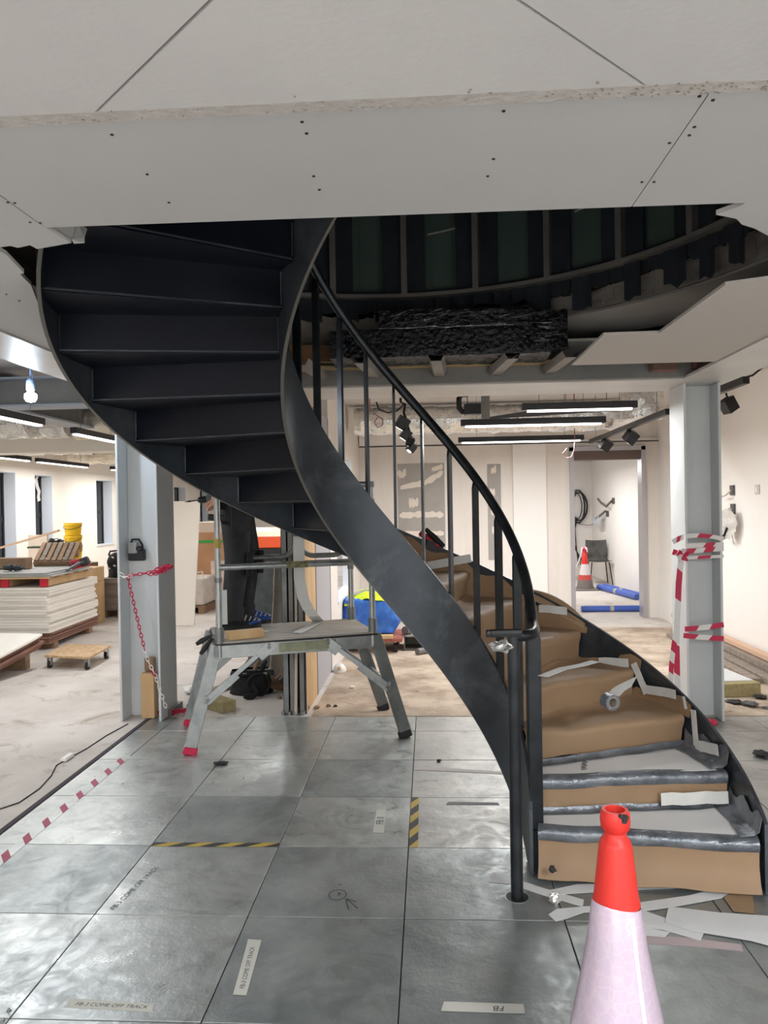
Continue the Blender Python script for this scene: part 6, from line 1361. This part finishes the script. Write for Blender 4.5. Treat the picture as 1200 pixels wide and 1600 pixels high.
q = M(); q.obox(Vector((a.x-.02, a.y+.33, .118)), (.15, .22, .006), (.03, .02, .2)); tag(q.build('paper_offcut', paper_w), 'white paper lying on the mineral wool slab', 'paper')
rr_ = random.Random(8)
for k, (px, py, s, lab) in enumerate(((1150, 1100, .05, 'dark rag scrap in front of the wool slab'), (1172, 1104, .06, 'grey flattened pouch in front of the wool slab'), (1188, 1092, .05, 'black scrap at the right picture edge behind the grey pouch'), (1140, 1098, .035, 'small dark scrap beside the right column foot'), (1190, 1182, .05, 'grey plastic scrap at the right edge beyond the stair'), (1196, 1108, .03, 'small dark clip at the right picture edge'))):
    scrap('floor_scrap', fl(px, py), s, [rubber, mat('slate_cloth', (84, 84, 84), .7)][k % 2], lab, 'scrap', 70+k, flat=.3)

# ================================================================ ROOM BEYOND THE DOORWAY
ch_ = thing('stacking_chair', fl(938, 914), 'dark plastic stacking chair standing beyond the doorway', 'chair')
g = at(938, 913, 14.6); gx = g.x; gy = 14.7
def seatf(u, v):
    x = (u-.5)*.42; t_ = v
    if t_ < .5: y = -.20+.40*t_/.5; z = .44-.02*math.sin(t_*2*math.pi)
    else: s = (t_-.5)/.5; y = .20+.08*s; z = .44+.02+.36*s
    w = 1-.12*max(0, t_-.75)*4*.5
    return Vector((gx+x*w, gy+y+.04*(2*u-1)**2*(-1 if t_ > .55 else 0), z+.015*(2*u-1)**2))
q = M(); q.grid(seatf, 10, 20); q.build('shell', mat('dusty_black_plastic', (58, 58, 58), .6, c2=(84, 82, 78), scale=8), ch_, smooth=60, solid=.006)
for sx in (-1, 1):
    for sy in (-1, 1):
        q = M(); q.tube([Vector((gx+sx*.16, gy+sy*.15, .425)), Vector((gx+sx*.21, gy+sy*.20, .0))], .011, 8); q.build('leg', black_pl, ch_, smooth=50)
c = fl(914, 917); traffic_cone(at(914, 900, 13.8).x, 13.8, 'dusty traffic cone with a knotted tape standing beyond the doorway', False)
def btube(a, b, r, label):
    t = thing('blue_roll', (a+b)/2, label, 'roll'); q = M(); q.tube([a, b], r, 14); q.build('film', blue_tube, t, smooth=40)
    d = (b-a); 
    for f in (.5,): q = M(); q.tube([a+d*(f-.03), a+d*(f+.03)], r+.003, 14); q.build('band', clear_tape_m, t, smooth=40)
clear_tape_m = mat('beige_band', (176, 170, 166), .6)
a, b = fl(908, 939, .04), fl(1002, 939, .04); a.y = b.y = 10.75+.25; a.x = at(908, 936, 11.0).x; b.x = at(1003, 936, 11.0).x; a.z = b.z = .045
btube(a, b, .043, 'blue roll lying across the doorway sill')
a, b = fl(930, 914, .05), fl(998, 934, .05); btube(Vector((a.x, a.y-.3, .05)), Vector((b.x, b.y+.1, .05)), .048, 'nearer blue roll lying at an angle beyond the doorway')
btube(Vector((a.x+.12, a.y-.2, .05)), Vector((b.x+.12, b.y+.2, .05)), .048, 'further blue roll lying at an angle beyond the doorway')
q = M()
p = at(903, 790, 16.36)
for k in range(5):
    rx, rz_ = .13+.03*(k % 3), .30+.05*(k % 2); q.tube([Vector((p.x-.05+rx*math.cos(a)+.02*k, 16.35-.012*k, p.z-.02+rz_*math.sin(a))) for a in [j*math.pi/8 for j in range(16)]], .010, 5, closed=True)
for k in range(4): q.tube([Vector((p.x-.08+.02*k, 16.34-.01*k, p.z-.25)), Vector((p.x-.06-.03*k, 16.33, p.z-.8)), Vector((p.x-.02+.05*k, 16.30, p.z-1.25))], .010, 5)
q.tube([Vector((p.x, 16.33, p.z-.38)), Vector((p.x+.2, 16.30, p.z-.42)), Vector((p.x+.36, 16.30, p.z-.38))], .006, 5)
tag(q.build('cable_coil', rubber, smooth=60), 'coiled black cables hanging on the back wall beyond the doorway', 'cable')
for k, (px, py, lab) in enumerate(((957, 783, 'upper cable box on the side wall beyond the doorway'), (948, 803, 'lower bagged cable box on the side wall beyond the doorway'))):
    p = onx(px, py, 3.44); t = thing('cable_box', p, lab, 'box')
    q = M(); q.box(3.43, p.y-.14, p.z-.05, 3.4495, p.y+.02, p.z+.06); q.build('back_box', mat('dark_zinc', (96, 94, 92), .5, .4), t)
    q = M(); q.tube([Vector((3.42, p.y, p.z)), Vector((3.35, p.y+.12, p.z-.10)), Vector((3.32, p.y+.45, p.z-.02)), Vector((3.3, p.y+.6, p.z+.05))] if k == 0 else [Vector((3.42, p.y, p.z+.06)), Vector((3.35, p.y+.1, p.z-.02)), Vector((3.3, p.y+.3, p.z-.1))], .022, 6); q.build('cable_tail', mat('brown_cable', (112, 100, 92), .6), t, smooth=60)
    if k:
        q = M(); q.grid(lambda u, v: p+Vector((-.10-.06*math.sin(v*3), .25+.22*math.cos(u*6.28)*math.sin(.3+v*2.7), -.02-.24*v+crinkle((u*5, v*5, 3), .04, 1))), 12, 7); q.build('clear_bag', mat('bluish_bag', (206, 214, 232), .3), t, smooth=60)
# loose wires and a white film strip
for (pts, Y, lab) in ((((886, 700), (880, 708), (884, 716), (893, 714), (897, 704), (898, 690)), 8.3, 'pinkish loop of wire hanging from the lowest linear lamp'), (((590, 652), (585, 660), (590, 668), (598, 664), (598, 655), (590, 650), (578, 640)), 8.0, 'reddish coil of wire hanging left of the spot cluster')):
    P = [at(*p, Y) for p in pts]; q = M(); q.tube(P+[Vector((P[-1].x, Y, 2.738))], .006, 5); tag(q.build('loose_wire', mat('pink_wire', (150, 84, 92), .5), smooth=60), lab, 'wire')
q = M(); P = [onx(px, py, -6.36) for px, py in ((54, 737), (60, 741), (56, 750), (58, 760), (61, 768), (60, 776), (61, 783))]
q.ribbon(P, Vector((0, .045, .01))); tag(q.build('film_strip', white_pl, solid=.002), 'white film strip dangling in the second window from the left', 'film')
bpy.context.view_layer.update()
